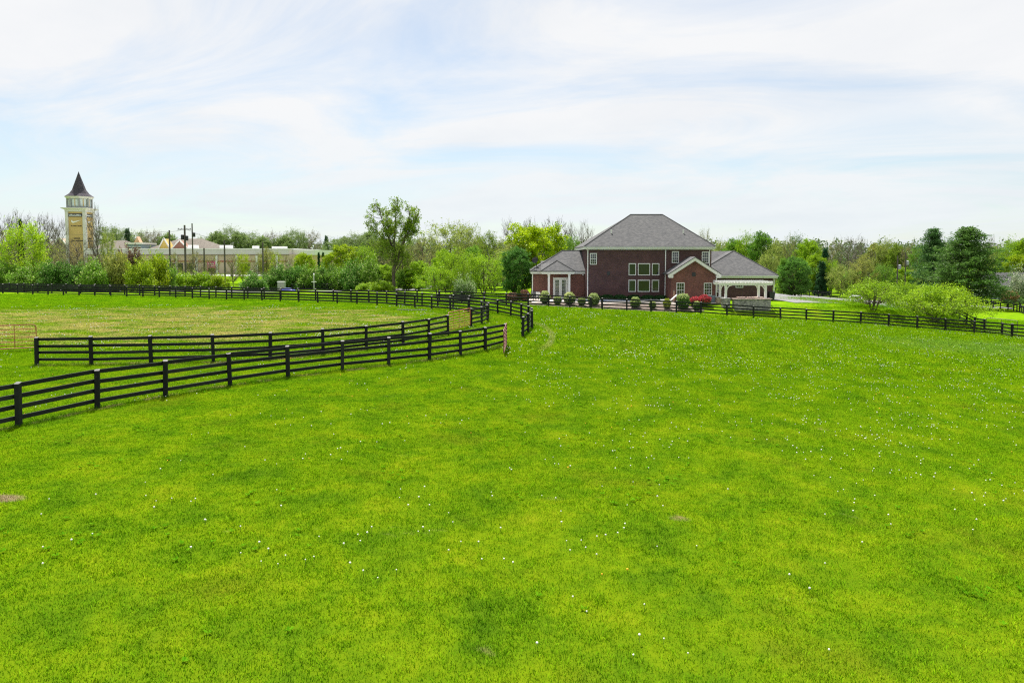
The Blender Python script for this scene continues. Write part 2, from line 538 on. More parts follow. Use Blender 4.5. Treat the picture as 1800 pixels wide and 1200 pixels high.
M["brick"] = brick_mat("dark_plum_brick", (0.066, 0.031, 0.030), (0.098, 0.046, 0.042), (0.14, 0.115, 0.11))
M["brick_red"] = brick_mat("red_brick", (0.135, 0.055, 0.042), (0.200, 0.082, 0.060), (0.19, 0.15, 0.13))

def shingle_mat(name, cols, row=0.14):
    m, t, b = new_mat(name)
    g = N(t, "ShaderNodeNewGeometry")
    sp = N(t, "ShaderNodeSeparateXYZ"); t.links.new(g.outputs["Position"], sp.inputs[0])
    cb = N(t, "ShaderNodeCombineXYZ")
    t.links.new(mth(t, "ADD", sp.outputs[0], mth(t, "MULTIPLY", sp.outputs[1], 0.37)), cb.inputs[0]); t.links.new(mth(t, "MULTIPLY", sp.outputs[2], 1.7), cb.inputs[1])
    br = N(t, "ShaderNodeTexBrick")
    t.links.new(cb.outputs[0], br.inputs["Vector"])
    br.inputs["Color1"].default_value = (0, 0, 0, 1); br.inputs["Color2"].default_value = (1, 1, 1, 1); br.inputs["Mortar"].default_value = (0.2, 0.2, 0.2, 1)
    br.inputs["Scale"].default_value = 1.0; br.inputs["Brick Width"].default_value = 0.3; br.inputs["Row Height"].default_value = row
    br.inputs["Mortar Size"].default_value = 0.008
    nz = noise(t, 2.6, 5.0, 0.75, g.outputs["Position"])
    fac = mth(t, "ADD", mth(t, "MULTIPLY", br.outputs["Color"], 0.45), mth(t, "MULTIPLY", nz, 0.6))
    t.links.new(ramp(t, fac, [(0.25, cols[0]), (0.5, cols[1]), (0.8, cols[2])]), b.inputs["Base Color"])
    b.inputs["Roughness"].default_value = 0.9; b.inputs["Specular IOR Level"].default_value = 0.15
    bn = N(t, "ShaderNodeBump"); bn.inputs["Strength"].default_value = 0.5; bn.inputs["Distance"].default_value = 0.02
    t.links.new(br.outputs["Fac"], bn.inputs["Height"]); bn.invert = True
    t.links.new(bn.outputs[0], b.inputs["Normal"])
    return m
M["shingle"] = shingle_mat("grey_shingles", [(0.076, 0.078, 0.083), (0.104, 0.105, 0.109), (0.138, 0.137, 0.138)])
M["brown_roof"] = shingle_mat("brown_shingles", [(0.115, 0.102, 0.088), (0.15, 0.134, 0.114), (0.185, 0.166, 0.142)], 0.3)
M["slate"] = shingle_mat("dark_slate", [(0.035, 0.035, 0.05), (0.06, 0.055, 0.07), (0.10, 0.085, 0.09)], 0.3)

def stone_mat(name, cols):
    m, t, b = new_mat(name)
    g = N(t, "ShaderNodeNewGeometry")
    v = N(t, "ShaderNodeTexVoronoi"); v.inputs["Scale"].default_value = 4.5
    t.links.new(mapped(t, g.outputs["Position"], (0, 0, 0), (1, 1, 2.0)), v.inputs["Vector"])
    sp = N(t, "ShaderNodeSeparateColor"); t.links.new(v.outputs["Color"], sp.inputs[0])
    t.links.new(ramp(t, sp.outputs[0], [(0.1, cols[0]), (0.5, cols[1]), (0.9, cols[2])]), b.inputs["Base Color"])
    b.inputs["Roughness"].default_value = 0.9
    bn = N(t, "ShaderNodeBump"); bn.inputs["Strength"].default_value = 0.7; bn.inputs["Distance"].default_value = 0.04
    t.links.new(v.outputs["Distance"], bn.inputs["Height"]); bn.invert = True
    t.links.new(bn.outputs[0], b.inputs["Normal"])
    return m
M["stone_grey"] = stone_mat("grey_fieldstone", [(0.16, 0.155, 0.15), (0.27, 0.26, 0.25), (0.40, 0.37, 0.34)])
M["stone_tan"] = stone_mat("tan_fieldstone", [(0.22, 0.17, 0.11), (0.36, 0.28, 0.19), (0.48, 0.41, 0.31)])

def glass_mat(name, col=(0.02, 0.025, 0.03), rough=0.03):
    m, t, b = new_mat(name)
    g = N(t, "ShaderNodeNewGeometry")
    nz = noise(t, 0.7, 2.0, 0.5, g.outputs["Position"])
    t.links.new(ramp(t, nz, [(0.3, tuple(c * 0.7 for c in col)), (0.7, tuple(c * 1.4 for c in col))]), b.inputs["Base Color"])
    b.inputs["Roughness"].default_value = rough
    b.inputs["IOR"].default_value = 1.6
    b.inputs["Specular IOR Level"].default_value = 0.6
    bn = N(t, "ShaderNodeBump"); bn.inputs["Strength"].default_value = 0.04; bn.inputs["Distance"].default_value = 0.05
    t.links.new(noise(t, 1.2, 1.0, 0.5, g.outputs["Position"]), bn.inputs["Height"]); t.links.new(bn.outputs[0], b.inputs["Normal"])
    return m
M["glass"] = glass_mat("window_glass")
M["water"] = glass_mat("pool_water", (0.05, 0.16, 0.42), 0.06)
M["carglass"] = glass_mat("car_glass", (0.012, 0.014, 0.017))
M["tyre"] = plain("tyre_rubber", (0.02, 0.02, 0.02), 0.85)

# ------------------------------------------------------------------ the setting
def axis(parts):
    return np.unique(np.concatenate([np.arange(a, b, s) for a, b, s in parts]))
gx = axis([(-3200, -400, 200), (-400, -120, 14), (-120, -60, 3), (-60, 112, 0.8), (112, 130, 2.5), (130, 420, 14), (420, 3400, 200)])
gy = axis([(-3000, -60, 210), (-60, 0, 6), (0, 176, 0.8), (176, 190, 2.5), (190, 500, 14), (500, 5200, 250)])
X, Y = np.meshgrid(gx, gy)
V = np.stack([X.ravel(), Y.ravel(), terr(X, Y).ravel()], 1)
nx, ny = len(gx), len(gy)
i0 = (np.arange(ny - 1)[:, None] * nx + np.arange(nx - 1)[None, :]).ravel()
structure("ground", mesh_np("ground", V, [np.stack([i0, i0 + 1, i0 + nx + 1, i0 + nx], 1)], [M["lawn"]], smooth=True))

def sheet(name, poly, mat, dz=0.05, step=0.7):
    """a flat covering that follows the ground inside a polygon, with a cut edge"""
    P = np.array(poly, float)
    x0, y0 = P.min(0); x1, y1 = P.max(0)
    xs = np.arange(x0, x1 + step, step); ys = np.arange(y0, y1 + step, step)
    XX, YY = np.meshgrid(xs, ys)
    def inside(px, py):
        r = np.zeros(px.shape, bool); j = len(P) - 1
        for i in range(len(P)):
            c = ((P[i, 1] > py) != (P[j, 1] > py)) & (px < (P[j, 0] - P[i, 0]) * (py - P[i, 1]) / (P[j, 1] - P[i, 1] + 1e-12) + P[i, 0])
            r ^= c; j = i
        return r
    n = len(xs)
    cc = inside(XX[:-1, :-1] + step / 2, YY[:-1, :-1] + step / 2)
    k = (np.arange(len(ys) - 1)[:, None] * n + np.arange(n - 1)[None, :])[cc]
    F = np.stack([k, k + 1, k + n + 1, k + n], 1)
    VV = np.stack([XX.ravel(), YY.ravel(), terr(XX, YY).ravel() + dz], 1)
    used = np.unique(F); mp = -np.ones(len(VV), int); mp[used] = np.arange(len(used))
    return structure(name, mesh_np(name, VV[used], [mp[F]], [mat]))

def smooth_poly(pts, closed=True, n=6):
    P = [np.array(p, float) for p in pts]; L = len(P); o = []
    rng_ = range(L) if closed else range(L - 1)
    for i in rng_:
        if closed:
            a, b_, c_, d_ = P[i - 1], P[i], P[(i + 1) % L], P[(i + 2) % L]
        else:
            a, b_, c_, d_ = P[max(i - 1, 0)], P[i], P[i + 1], P[min(i + 2, L - 1)]
        for k in range(n):
            u = k / n
            o.append(0.5 * (2 * b_ + (c_ - a) * u + (2 * a - 5 * b_ + 4 * c_ - d_) * u * u + (3 * b_ - a - 3 * c_ + d_) * u ** 3))
    if not closed:
        o.append(P[-1])
    return o

sheet("driveway", smooth_poly([(35.4, 88), (37, 86.4), (43, 87.5), (51, 94), (62, 112), (78, 130), (104, 142), (104, 151), (78, 152), (66, 168), (52, 158), (40, 124), (35.4, 112)]), M["asphalt"], 0.05, 0.6)
sheet("road", smooth_poly([(-95, 128), (-62, 113), (-42, 106.5), (-27, 108), (-19, 119), (-13, 140), (-19, 141), (-26, 123), (-44, 117.5), (-64, 122), (-95, 137)]), M["asphalt"], 0.05, 0.8)
sheet("car_park", [(-230, 214), (-72, 214), (-72, 236), (-230, 236)], M["concrete"], 0.06, 2.0)
sheet("patio", smooth_poly([(2.4, 82.1), (5, 81.8), (19, 81.9), (25, 83.0), (25, 84.8), (19.6, 84.9), (19.6, 87.9), (2.4, 89.6)]), M["paver"], 0.07, 0.45)
sheet("garden_bed", smooth_poly([(1.8, 79.3), (6, 79.0), (12, 78.9), (20, 79.2), (22.6, 80.4), (21, 81.6), (19, 81.8), (5, 81.7), (2, 82.0)]), M["mulch"], 0.045, 0.4)

# ------------------------------------------------------------------ grass blades (uncountable) on the near pasture
rs = np.random.RandomState(5)
def blade_patch(name, size, n, hmin, hmax, w):
    p = rs.randn(n, 2) * size                      # soft-edged patch: neighbours blend without seams
    cen = rs.randn(int(n / 45), 2) * size
    pick = rs.randint(0, len(cen), n)
    k = (rs.rand(n) < 0.35)[:, None]
    p = np.where(k, cen[pick] + rs.randn(n, 2) * 0.06, p)
    a = rs.rand(n) * 2 * np.pi; la = rs.rand(n) * 2 * np.pi
    h = hmin + (hmax - hmin) * rs.rand(n) ** 1.4
    h = h * np.where(k[:, 0], 1.12, 0.9)
    lean = h * (0.25 + 0.75 * rs.rand(n))
    ww = w * (0.6 + 0.8 * rs.rand(n))
    base = np.stack([p[:, 0], p[:, 1], np.full(n, -0.01)], 1)
    side = np.stack([np.cos(a) * ww, np.sin(a) * ww, np.zeros(n)], 1)
    ld = np.stack([np.cos(la) * lean, np.sin(la) * lean, np.zeros(n)], 1)
    mid = base + ld * 0.35 + np.stack([np.zeros(n), np.zeros(n), h * 0.65], 1)
    tip = base + ld + np.stack([np.zeros(n), np.zeros(n), h], 1)
    vv = np.stack([base - side, base + side, mid + side * 0.8, mid - side * 0.8, tip], 1).reshape(-1, 3)
    q = np.arange(n) * 5
    me = mesh_np(name, vv, [np.stack([q, q + 1, q + 2, q + 3], 1), np.stack([q + 3, q + 2, q + 4], 1)], [M["blade"]])
    return bpy.data.objects.new(name, me)

patches = [blade_patch("grass_patch", 0.75, 3300, 0.02, 0.070, 0.0040), blade_patch("grass_patch", 0.75, 3300, 0.015, 0.058, 0.0040)]
patch_far = blade_patch("grass_patch", 1.9, 5200, 0.03, 0.09, 0.010)

def scatter(name, src, pts, label):
    me = bpy.data.meshes.new(name)
    me.vertices.add(len(pts)); me.vertices.foreach_set("co", np.asarray(pts, np.float32).ravel())
    o = link(name, me)
    o["kind"] = "stuff"; o["label"] = label; o["category"] = "grass"
    ng = bpy.data.node_groups.new(name, "GeometryNodeTree")
    ng.interface.new_socket("Geometry", in_out="INPUT", socket_type="NodeSocketGeometry")
    ng.interface.new_socket("Geometry", in_out="OUTPUT", socket_type="NodeSocketGeometry")
    gi = ng.nodes.new("NodeGroupInput"); go = ng.nodes.new("NodeGroupOutput")
    iop = ng.nodes.new("GeometryNodeInstanceOnPoints")
    oi = ng.nodes.new("GeometryNodeObjectInfo"); oi.inputs["Object"].default_value = src
    rv = ng.nodes.new("FunctionNodeRandomValue"); rv.data_type = "FLOAT_VECTOR"
    rv.inputs[0].default_value = (0, 0, 0); rv.inputs[1].default_value = (0, 0, 6.283)
    sv = ng.nodes.new("FunctionNodeRandomValue"); sv.data_type = "FLOAT"
    sv.inputs[2].default_value = 0.9; sv.inputs[3].default_value = 1.2
    sv.inputs["Seed"].default_value = 7
    ng.links.new(gi.outputs[0], iop.inputs["Points"]); ng.links.new(oi.outputs["Geometry"], iop.inputs["Instance"])
    ng.links.new(rv.outputs[0], iop.inputs["Rotation"]); ng.links.new(sv.outputs[1], iop.inputs["Scale"])
    ng.links.new(iop.outputs[0], go.inputs[0])
    md = o.modifiers.new("scatter", "NODES"); md.node_group = ng
    return o

def wedge(y0, y1, step, slack):
    L = []
    for yy in np.arange(y0, y1, step):
        w = 0.78 * yy + slack
        for xx in np.arange(-w, w, step):
            L.append((xx + rs.uniform(-0.2, 0.2) * step, yy + rs.uniform(-0.2, 0.2) * step))
    P = np.array(L)
    return np.column_stack([P, terr(P[:, 0], P[:, 1])])
near = wedge(4.0, 40.0, 1.15, 6.0)
half = rs.rand(len(near)) < 0.5
scatter("meadow_grass", patches[0], near[half], "short bright green pasture grass in the open field before the fences")
scatter("pasture_grass", patches[1], near[~half], "finer green turf mixed through the same open field")
farp = wedge(40.0, 100.0, 3.0, 4.0)
keep = ~((farp[:, 0] > 1.0) & (farp[:, 0] < 36.5) & (farp[:, 1] > 78.3))
scatter("distant_turf", patch_far, farp[keep], "turf of the paddock and the lawn out to the house")

# broad-leaved weeds in loose colonies
m, t, b = new_mat("weed_leaf")
g = N(t, "ShaderNodeNewGeometry")
leafy(t, b, ramp(t, g.outputs["Random Per Island"], [(0.0, (0.06, 0.20, 0.004)), (0.6, (0.10, 0.28, 0.006)), (1.0, (0.16, 0.36, 0.01))]), 0.45, 0.8, up=0.5)
M["weed"] = m
def weeds(name, n):
    L = []
    while len(L) < n:
        yy = math.sqrt(rs.uniform(36, 42 * 42)); xx = rs.uniform(-0.8, 0.8) * yy
        for k in range(rs.randint(2, 9)):
            L.append((xx + rs.randn() * 0.35, yy + rs.randn() * 0.35))
    P = np.array(L[:n]); Z = terr(P[:, 0], P[:, 1])
    q = 7
    a = (np.arange(q)[None] * 2 * np.pi / q + rs.rand(n, 1) * 6.28 + rs.randn(n, q) * 0.3)
    ln = 0.04 + 0.045 * rs.rand(n, q); wd = ln * 0.28
    c_ = np.stack([np.broadcast_to(P[:, 0:1], a.shape), np.broadcast_to(P[:, 1:2], a.shape), np.broadcast_to(Z[:, None] + 0.03, a.shape)], -1)
    d = np.stack([np.cos(a), np.sin(a), 0.35 + 0.3 * rs.rand(n, q)], -1) * ln[..., None]
    sd = np.stack([-np.sin(a), np.cos(a), np.zeros_like(a)], -1) * wd[..., None]
    vv = np.stack([c_, c_ + d * 0.6 + sd, c_ + d, c_ + d * 0.6 - sd], 2).reshape(-1, 3)
    k = np.arange(n * q) * 4
    o = link(name, mesh_np(name, vv, [np.stack([k, k + 1, k + 2, k + 3], 1)], [M["weed"]]))
    o["kind"] = "stuff"; o["label"] = "low broad-leaved weeds in loose colonies through the near field"; o["category"] = "weeds"
weeds("broadleaf_weeds", 1000)

# ------------------------------------------------------------------ dandelion heads
def dandelions(name, pts, r, mat, label, stem=0.11):
    base = np.array([(1, 0, 0), (-1, 0, 0), (0, 1, 0), (0, -1, 0), (0, 0, 1), (0, 0, -1)], float)
    oct_ = np.array([(0, 2, 4), (2, 1, 4), (1, 3, 4), (3, 0, 4), (2, 0, 5), (1, 2, 5), (3, 1, 5), (0, 3, 5)])
    # one subdivision for roundness
    vs = list(map(tuple, base)); fs = []
    cache = {}
    def mid(i, j):
        k = (min(i, j), max(i, j))
        if k not in cache:
            q = np.array(vs[i]) + np.array(vs[j]); q /= np.linalg.norm(q); vs.append(tuple(q)); cache[k] = len(vs) - 1
        return cache[k]
    for a, b_, c_ in oct_:
        ab, bc, ca = mid(a, b_), mid(b_, c_), mid(c_, a)
        fs += [(a, ab, ca), (ab, b_, bc), (ca, bc, c_), (ab, bc, ca)]
    vs = np.array(vs); fs = np.array(fs)
    n = len(pts)
    P = np.asarray(pts)
    hh = stem * (0.6 + 0.8 * rs.rand(n)); rr = r * (0.7 + 0.6 * rs.rand(n))
    C = P.copy(); C[:, 2] += hh
    VV = (C[:, None, :] + vs[None] * rr[:, None, None]).reshape(-1, 3)
    FF = (np.arange(n)[:, None, None] * len(vs) + fs[None]).reshape(-1, 3)
    # stems
    o = len(VV)
    d = 0.003
    st = np.stack([P + [-d, 0, 0], P + [d, 0, 0], C + [d, 0, 0], C + [-d, 0, 0]], 1).reshape(-1, 3)
    q = o + np.arange(n) * 4
    me = mesh_np(name, np.vstack([VV, st]), [FF, np.stack([q, q + 1, q + 2, q + 3], 1)], [mat, M["stalk"]], np.concatenate([np.zeros(len(FF), int), np.ones(n, int)]))
    ob = link(name, me); ob["kind"] = "stuff"; ob["label"] = label; ob["category"] = "flowers"
    return ob
M["stalk"] = plain("flower_stalk", (0.12, 0.22, 0.03), 0.7)
M["puff"] = plain("seed_head", (0.74, 0.74, 0.68), 0.9, 0.1, 30.0)
M["yellow"] = plain("yellow_flower", (0.75, 0.42, 0.01), 0.8, 0.1, 30.0)
def clustered(n, y0, y1, cl, spread, dens):
    L = []
    while len(L) < n:
        yy = math.sqrt(rs.uniform(y0 * y0, y1 * y1)); xx = rs.uniform(-0.78, 0.78) * yy
        if rs.rand() > dens(xx, yy):
            continue
        for k in range(rs.randint(1, cl + 1)):
            L.append((xx + rs.randn() * spread, yy + rs.randn() * spread))
    P = np.array(L[:n])
    return np.column_stack([P, terr(P[:, 0], P[:, 1])])
dens_n = lambda x, y: 0.22 + 0.78 * float(S((x / y + 0.15) / 0.5)) * float(S((y - 10) / 12))
dandelions("dandelion_clocks", clustered(1500, 7.5, 42, 5, 0.5, dens_n), 0.0165, M["puff"], "white dandelion seed heads dotted over the near field")
dandelions("white_clover", clustered(3400, 38, 76, 11, 0.6, lambda x, y: (0.25 + 0.75 * float(S((x + 4) / 14))) if x > -4 else 0.45), 0.024, M["puff"], "drifts of white clover heads towards the house and in the paddock")
dandelions("yellow_dandelions", clustered(70, 7.5, 40, 2, 0.5, lambda x, y: 1.0), 0.02, M["yellow"], "a few yellow dandelions scattered through the near field", 0.07)

# ------------------------------------------------------------------ fences
def fence_grass(name, pts, label):
    """uncut grass left standing along a fence line"""
    P = []
    for (x0, y0), (x1, y1) in zip(pts[:-1], pts[1:]):
        L = math.hypot(x1 - x0, y1 - y0); n = int(L * 210)
        u = rs.rand(n)
        P.append(np.stack([x0 + (x1 - x0) * u + rs.randn(n) * 0.11, y0 + (y1 - y0) * u + rs.randn(n) * 0.11], 1))
        for (xa, ya) in ((x0, y0),):
            P.append(np.array([xa, ya]) + rs.randn(90, 2) * 0.12)
    P = np.concatenate(P); n = len(P)
    z = terr(P[:, 0], P[:, 1]); h = 0.07 + 0.13 * rs.rand(n) ** 1.6
    a = rs.rand(n) * 6.283; la = rs.rand(n) * 6.283
    base = np.column_stack([P, z - 0.01]); side = np.stack([np.cos(a), np.sin(a), 0 * a], 1) * 0.006
    tip = base + np.stack([np.cos(la) * h * 0.5, np.sin(la) * h * 0.5, h], 1)
    q = np.arange(n) * 3
    o = link(name, mesh_np(name, np.stack([base - side, base + side, tip], 1).reshape(-1, 3), [np.stack([q, q + 1, q + 2], 1)], [M["weed"]]))
    o["kind"] = "stuff"; o["label"] = label; o["category"] = "grass"
random.seed(11)
def post_mesh(name, w, h):
    mb = MB(); a = w / 2; c = 0.02
    zs = h - 0.045
    prof = [(-a + c, -a), (a - c, -a), (a, -a + c), (a, a - c), (a - c, a), (-a + c, a), (-a, a - c), (-a, -a + c)]
    vs = [(x, y, -0.35) for x, y in prof] + [(x, y, zs + (y + a) / w * 0.045) for x, y in prof]
    mb.add(vs, [(i, (i + 1) % 8, 8 + (i + 1) % 8, 8 + i) for i in range(8)])
    mb.add([vs[8 + i] for i in range(8)], [tuple(range(8))], 1)  # top face coloured lighter than the sides, for wear and painted sun glint
    return mb.mesh(name, [M["fence"], M["weathered_glint"]])
def rail_mesh(name, t_, h):
    mb = MB(); c = 0.008
    prof = [(-t_ / 2, -h / 2 + c), (-t_ / 2, h / 2 - c), (-t_ / 2 + c, h / 2), (t_ / 2 - c, h / 2), (t_ / 2, h / 2 - c), (t_ / 2, -h / 2 + c), (t_ / 2 - c, -h / 2), (-t_ / 2 + c, -h / 2)]
    vs = [(0, y, z) for y, z in prof] + [(1, y, z) for y, z in prof]
    mb.add(vs, [(i, (i + 1) % 8, 8 + (i + 1) % 8, 8 + i) for i in range(8)] + [tuple(reversed(range(8))), tuple(range(8, 16))])
    return mb.mesh(name, M["fence"])
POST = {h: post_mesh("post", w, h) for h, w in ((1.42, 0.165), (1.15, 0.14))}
RAIL = rail_mesh("rail", 0.032, 0.145)
RAIL_S = rail_mesh("rail", 0.03, 0.11)

def resample(pts, step):
    P = np.array(smooth_poly(pts, False, 12)); d = np.concatenate([[0], np.cumsum(np.hypot(*np.diff(P, axis=0).T))])
    n = max(1, int(round(d[-1] / step)))
    s = np.linspace(0, d[-1], n + 1)
    return [(float(np.interp(q, d, P[:, 0])), float(np.interp(q, d, P[:, 1]))) for q in s]

def fence(pts, label, side=1.0, h=1.42, heights=(0.27, 0.61, 0.96, 1.31), skip=(), rail=None):
    """pts = post positions; side +1 puts the boards on the far side of the posts"""
    rail = rail or RAIL
    x0, y0 = pts[0]
    base = Vector((x0, y0, tz(x0, y0)))
    rt = root("board_fence", label, "fence", base)
    for (x, y) in pts:
        link("post", POST[h], rt, Vector((x, y, tz(x, y))) - base, (R(random.uniform(-1.6, 1.6)), R(random.uniform(-1.6, 1.6)), random.uniform(0, 0.5)), (1, 1, random.uniform(0.985, 1.04)))
    for i in range(len(pts) - 1):
        if i in skip:
            continue
        a = Vector((*pts[i], tz(*pts[i]))); b_ = Vector((*pts[i + 1], tz(*pts[i + 1])))
        d = b_ - a; d2 = Vector((d.x, d.y, 0)); L = d2.length
        nrm = Vector((-d.y, d.x, 0)).normalized()
        if nrm.y < 0:
            nrm = -nrm
        off = nrm * (0.095 * side)
        for hh in heights:
            za = hh + random.uniform(-0.024, 0.024); zb = hh + random.uniform(-0.024, 0.024)
            pa = a + off + Vector((0, 0, za)); dv = d + Vector((0, 0, zb - za))
            ry = -math.atan2(dv.z, L); rz = math.atan2(d.y, d.x)
            ext = 0.05
            pa = pa - dv.normalized() * ext
            link("rail", rail, rt, pa - base, (random.uniform(-0.04, 0.04), ry, rz), (dv.length + 2 * ext, 1, 1))
    return rt

F1 = [(-16.9, 18.9), (-15.86, 21.70), (-14.85, 24.20), (-13.45, 26.25), (-11.92, 28.62), (-10.2, 30.85), (-8.2, 32.75), (-6.25, 34.40), (-4.4, 36.1), (-2.88, 38.0), (-1.58, 40.17), (-0.45, 42.75)]
fence([(-17.9, 16.0)] + F1, "nearest black four-board fence, crossing the grass from the frame edge to the faded gate")
F2 = [(-23.83, 34.0), (-21.12, 34.05), (-18.33, 34.45), (-15.44, 35.07), (-12.84, 36.02), (-10.48, 37.65), (-8.53, 39.77), (-6.75, 42.1), (-5.5, 44.75), (-4.5, 47.83)]
fence_grass("verge_grass", F1, "taller uncut grass along the foot of the nearest fence")
fence(F2, "black board fence closing the near side of the worn riding paddock")
fence_grass("fence_foot_grass", F2, "taller uncut grass along the foot of the paddock's near fence")
F2b = [(-3.25, 54.04), (-2.5, 56.2), (-2.12, 58.9)] + resample([(-2.15, 61.6), (-2.75, 64.2), (-4.6, 67.4), (-8.1, 71.0), (-12.9, 75.4), (-21.5, 80.2), (-34.8, 86.4), (-52, 93.4), (-72, 100), (-84, 103.4)], 2.95)
fence(F2b, "black board fence curving round the back of the worn riding paddock", -1.0)
F3 = resample([(0.75, 47.42), (1.22, 50.3), (1.6, 53.6), (1.52, 57.6), (1.02, 60.6), (0.3, 63.0), (-0.8, 65.4), (-2.3, 68.1), (-4.1, 70.8), (-6.6, 73.6), (-11.2, 78.2), (-20, 83.6), (-33.5, 89.8), (-51, 96.9), (-71, 103.4), (-83, 106.8)], 2.8)
fence(F3, "black board fence on the outer side of the curved lane behind the paddock", 1.0)
fence_grass("lane_edge_grass", F3[:16], "taller uncut grass round the curved end of the lane fence")
F4 = [(-14.2, 84.0), (-11.5, 82.8), (-8.7, 81.7), (-5.95, 80.6), (-3.25, 79.4), (-0.65, 78.4), (1.85, 77.85), (4.15, 77.65), (6.58, 77.5), (8.95, 77.4), (10.28, 77.42), (13.08, 77.6), (15.88, 77.75), (18.79, 77.85), (21.61, 77.9), (24.60, 77.9), (27.58, 77.75), (30.55, 77.45), (33.3, 77.0), (35.95, 76.15), (38.55, 75.2), (41.15, 74.3), (43.75, 73.4), (46.2, 72.45), (48.5, 71.35), (50.6, 70.2), (50.35, 68.45)]
fence(F4, "long black board fence running past the garden in front of the brick house", 1.0, skip=(9,))
F6 = resample([(61.4, 105.0), (59.7, 100.0), (58.0, 94.5), (56.3, 88.0), (54.3, 82.0), (52.9, 77.8), (52.1, 75.0)], 2.8)
fence(F6, "black board fence between the driveway and the field gate by the leaning fruit trees", 1.0)
fence([(50.35, 68.45), (53.2, 67.6), (56.1, 66.9)], "short run of black boards leaving the corner post beside the brown gate", 1.0)
F5 = resample([(112, 146), (96, 150), (84, 152), (75, 153.2), (70.5, 155), (68.2, 160), (66.3, 167), (65, 178)], 2.6)
fence(F5, "black board fence along the far edge of the pale driveway", 1.0)
F7 = resample([(88, 116), (97.5, 132), (99.5, 141), (101.3, 148), (104, 160)], 2.8)
fence(F7, "black board fence in the sloping field before the grey neighbouring house", 1.0)
F8 = resample([(98, 172), (110, 170), (122, 166), (140, 160)], 3.0)
fence(F8, "low black fence beyond the sloping field, nearest the big pine", 1.0, 1.15, (0.35, 0.7, 1.04), rail=RAIL_S)
FR = resample([(-40, 124), (-33, 125.5), (-27, 126.5), (-22, 131), (-18.5, 141)], 2.1)
fence(FR, "thin black rail fence beside the road in front of the blossoming hedge", 1.0, 1.15, (0.35, 0.7, 1.04), rail=RAIL_S)
FL = resample([(-66, 128.5), (-58, 128), (-50.5, 128)], 2.6)
fence(FL, "thin black fence at the foot of the utility poles", 1.0, 1.15, (0.35, 0.7, 1.04), rail=RAIL_S)
FB = resample([(-10, 103), (-5, 104), (1.5, 105)], 2.2)
fence(FB, "small black fence on the lawn beyond the lime fruit trees", 1.0, 1.15, (0.35, 0.7, 1.04), rail=RAIL_S)

def tube_gate(a, b_, label, mat, h=1.22, z0=0.16, bars=5, ups=3, r=0.022, cat="gate"):
    a = Vector((*a, tz(*a) + z0)); b_ = Vector((*b_, tz(*b_) + z0))
    d = b_ - a; L = d.length; rz = math.atan2(d.y, d.x)
    rt = root("tube_gate", label, cat, a, rz)
    sl = d.z / max(L, 0.01)
    c = 0.18
    pts = [(0, 0, 0), (0, 0, h - c), (0.05, 0, h - 0.05), (c, 0, h)]
    pts += [(L - c, 0, h + sl * L), (L - 0.05, 0, h - 0.05 + sl * L), (L, 0, h - c + sl * L), (L, 0, sl * L), (0, 0, 0)]
    link("gate_frame", MB().tube(pts, r * 1.35, 7).mesh("gate_frame", mat), rt)
    for i in range(1, bars):
        z = h * (i / bars) ** 1.15
        link("gate_bar", MB().tube([(0, 0, z), (L, 0, z + sl * L)], r, 6).mesh("gate_bar", mat), rt)
    for i in range(1, ups + 1):
        x = L * i / (ups + 1)
        link("gate_upright", MB().bar((x, -r, sl * x), (x, -r, h + sl * x), 0.03, 0.012).mesh("gate_upright", mat), rt)
    return rt
tube_gate((-31.3, 37.6), (-27.55, 39.35), "rusty red tube gate standing open at the paddock's end post", M["gate_red"], 1.34, bars=6, ups=3)
tube_gate((-3.3, 53.7), (-4.62, 49.2), "orange-red tube gate across the gap in the paddock fence", M["gate_red"], 1.30, bars=7, ups=3)
tube_gate((-0.33, 42.7), (-0.47, 38.3), "faded pink-red tube gate swung towards the camera at the near fence's end", M["gate_pale"], 1.30, bars=7, ups=5, r=0.018)
tube_gate((52.15, 74.8), (53.3, 71.7), "thin brown tube gate beside the corner of the long fence", M["gate_brown"], 1.4, z0=0.2, bars=3, ups=1)
gx0, gy0 = F4[9]; gx1, gy1 = F4[10]
ga = Vector((gx0 + 0.1, gy0, tz(gx0, gy0))); Lg = gx1 - gx0 - 0.2
rt = root("garden_gate", "small black arched walk gate in the long fence before the house", "gate", ga)
for i, zz in enumerate((0.2, 0.5, 0.8, 1.08)):
    link("gate_bar", MB().box(0, Lg, -0.015, 0.015, zz, zz + 0.07).mesh("gate_bar", M["fence"]), rt)
arc = [(Lg * k / 8, 0, 1.2 + 0.18 * math.sin(math.pi * k / 8)) for k in range(9)]
link("gate_arch", MB().tube(arc, 0.03, 6).mesh("gate_arch", M["fence"]), rt)
for xx in (0.03, Lg - 0.03):
    link("gate_stile", MB().box(xx - 0.03, xx + 0.03, -0.02, 0.02, 0.1, 1.25).mesh("gate_stile", M["fence"]), rt)

# a plank lying in the paddock
pl = link("plank", MB().box(-1.5, 1.5, -0.09, 0.09, 0, 0.05).mesh("plank", M["weathered_glint"]), None, (-10.2, 69.2, tz(-10.2, 69.2) + 0.05), (0, 0.01, -0.12))
tag(pl, "pale loose plank lying on the paddock grass", "plank")

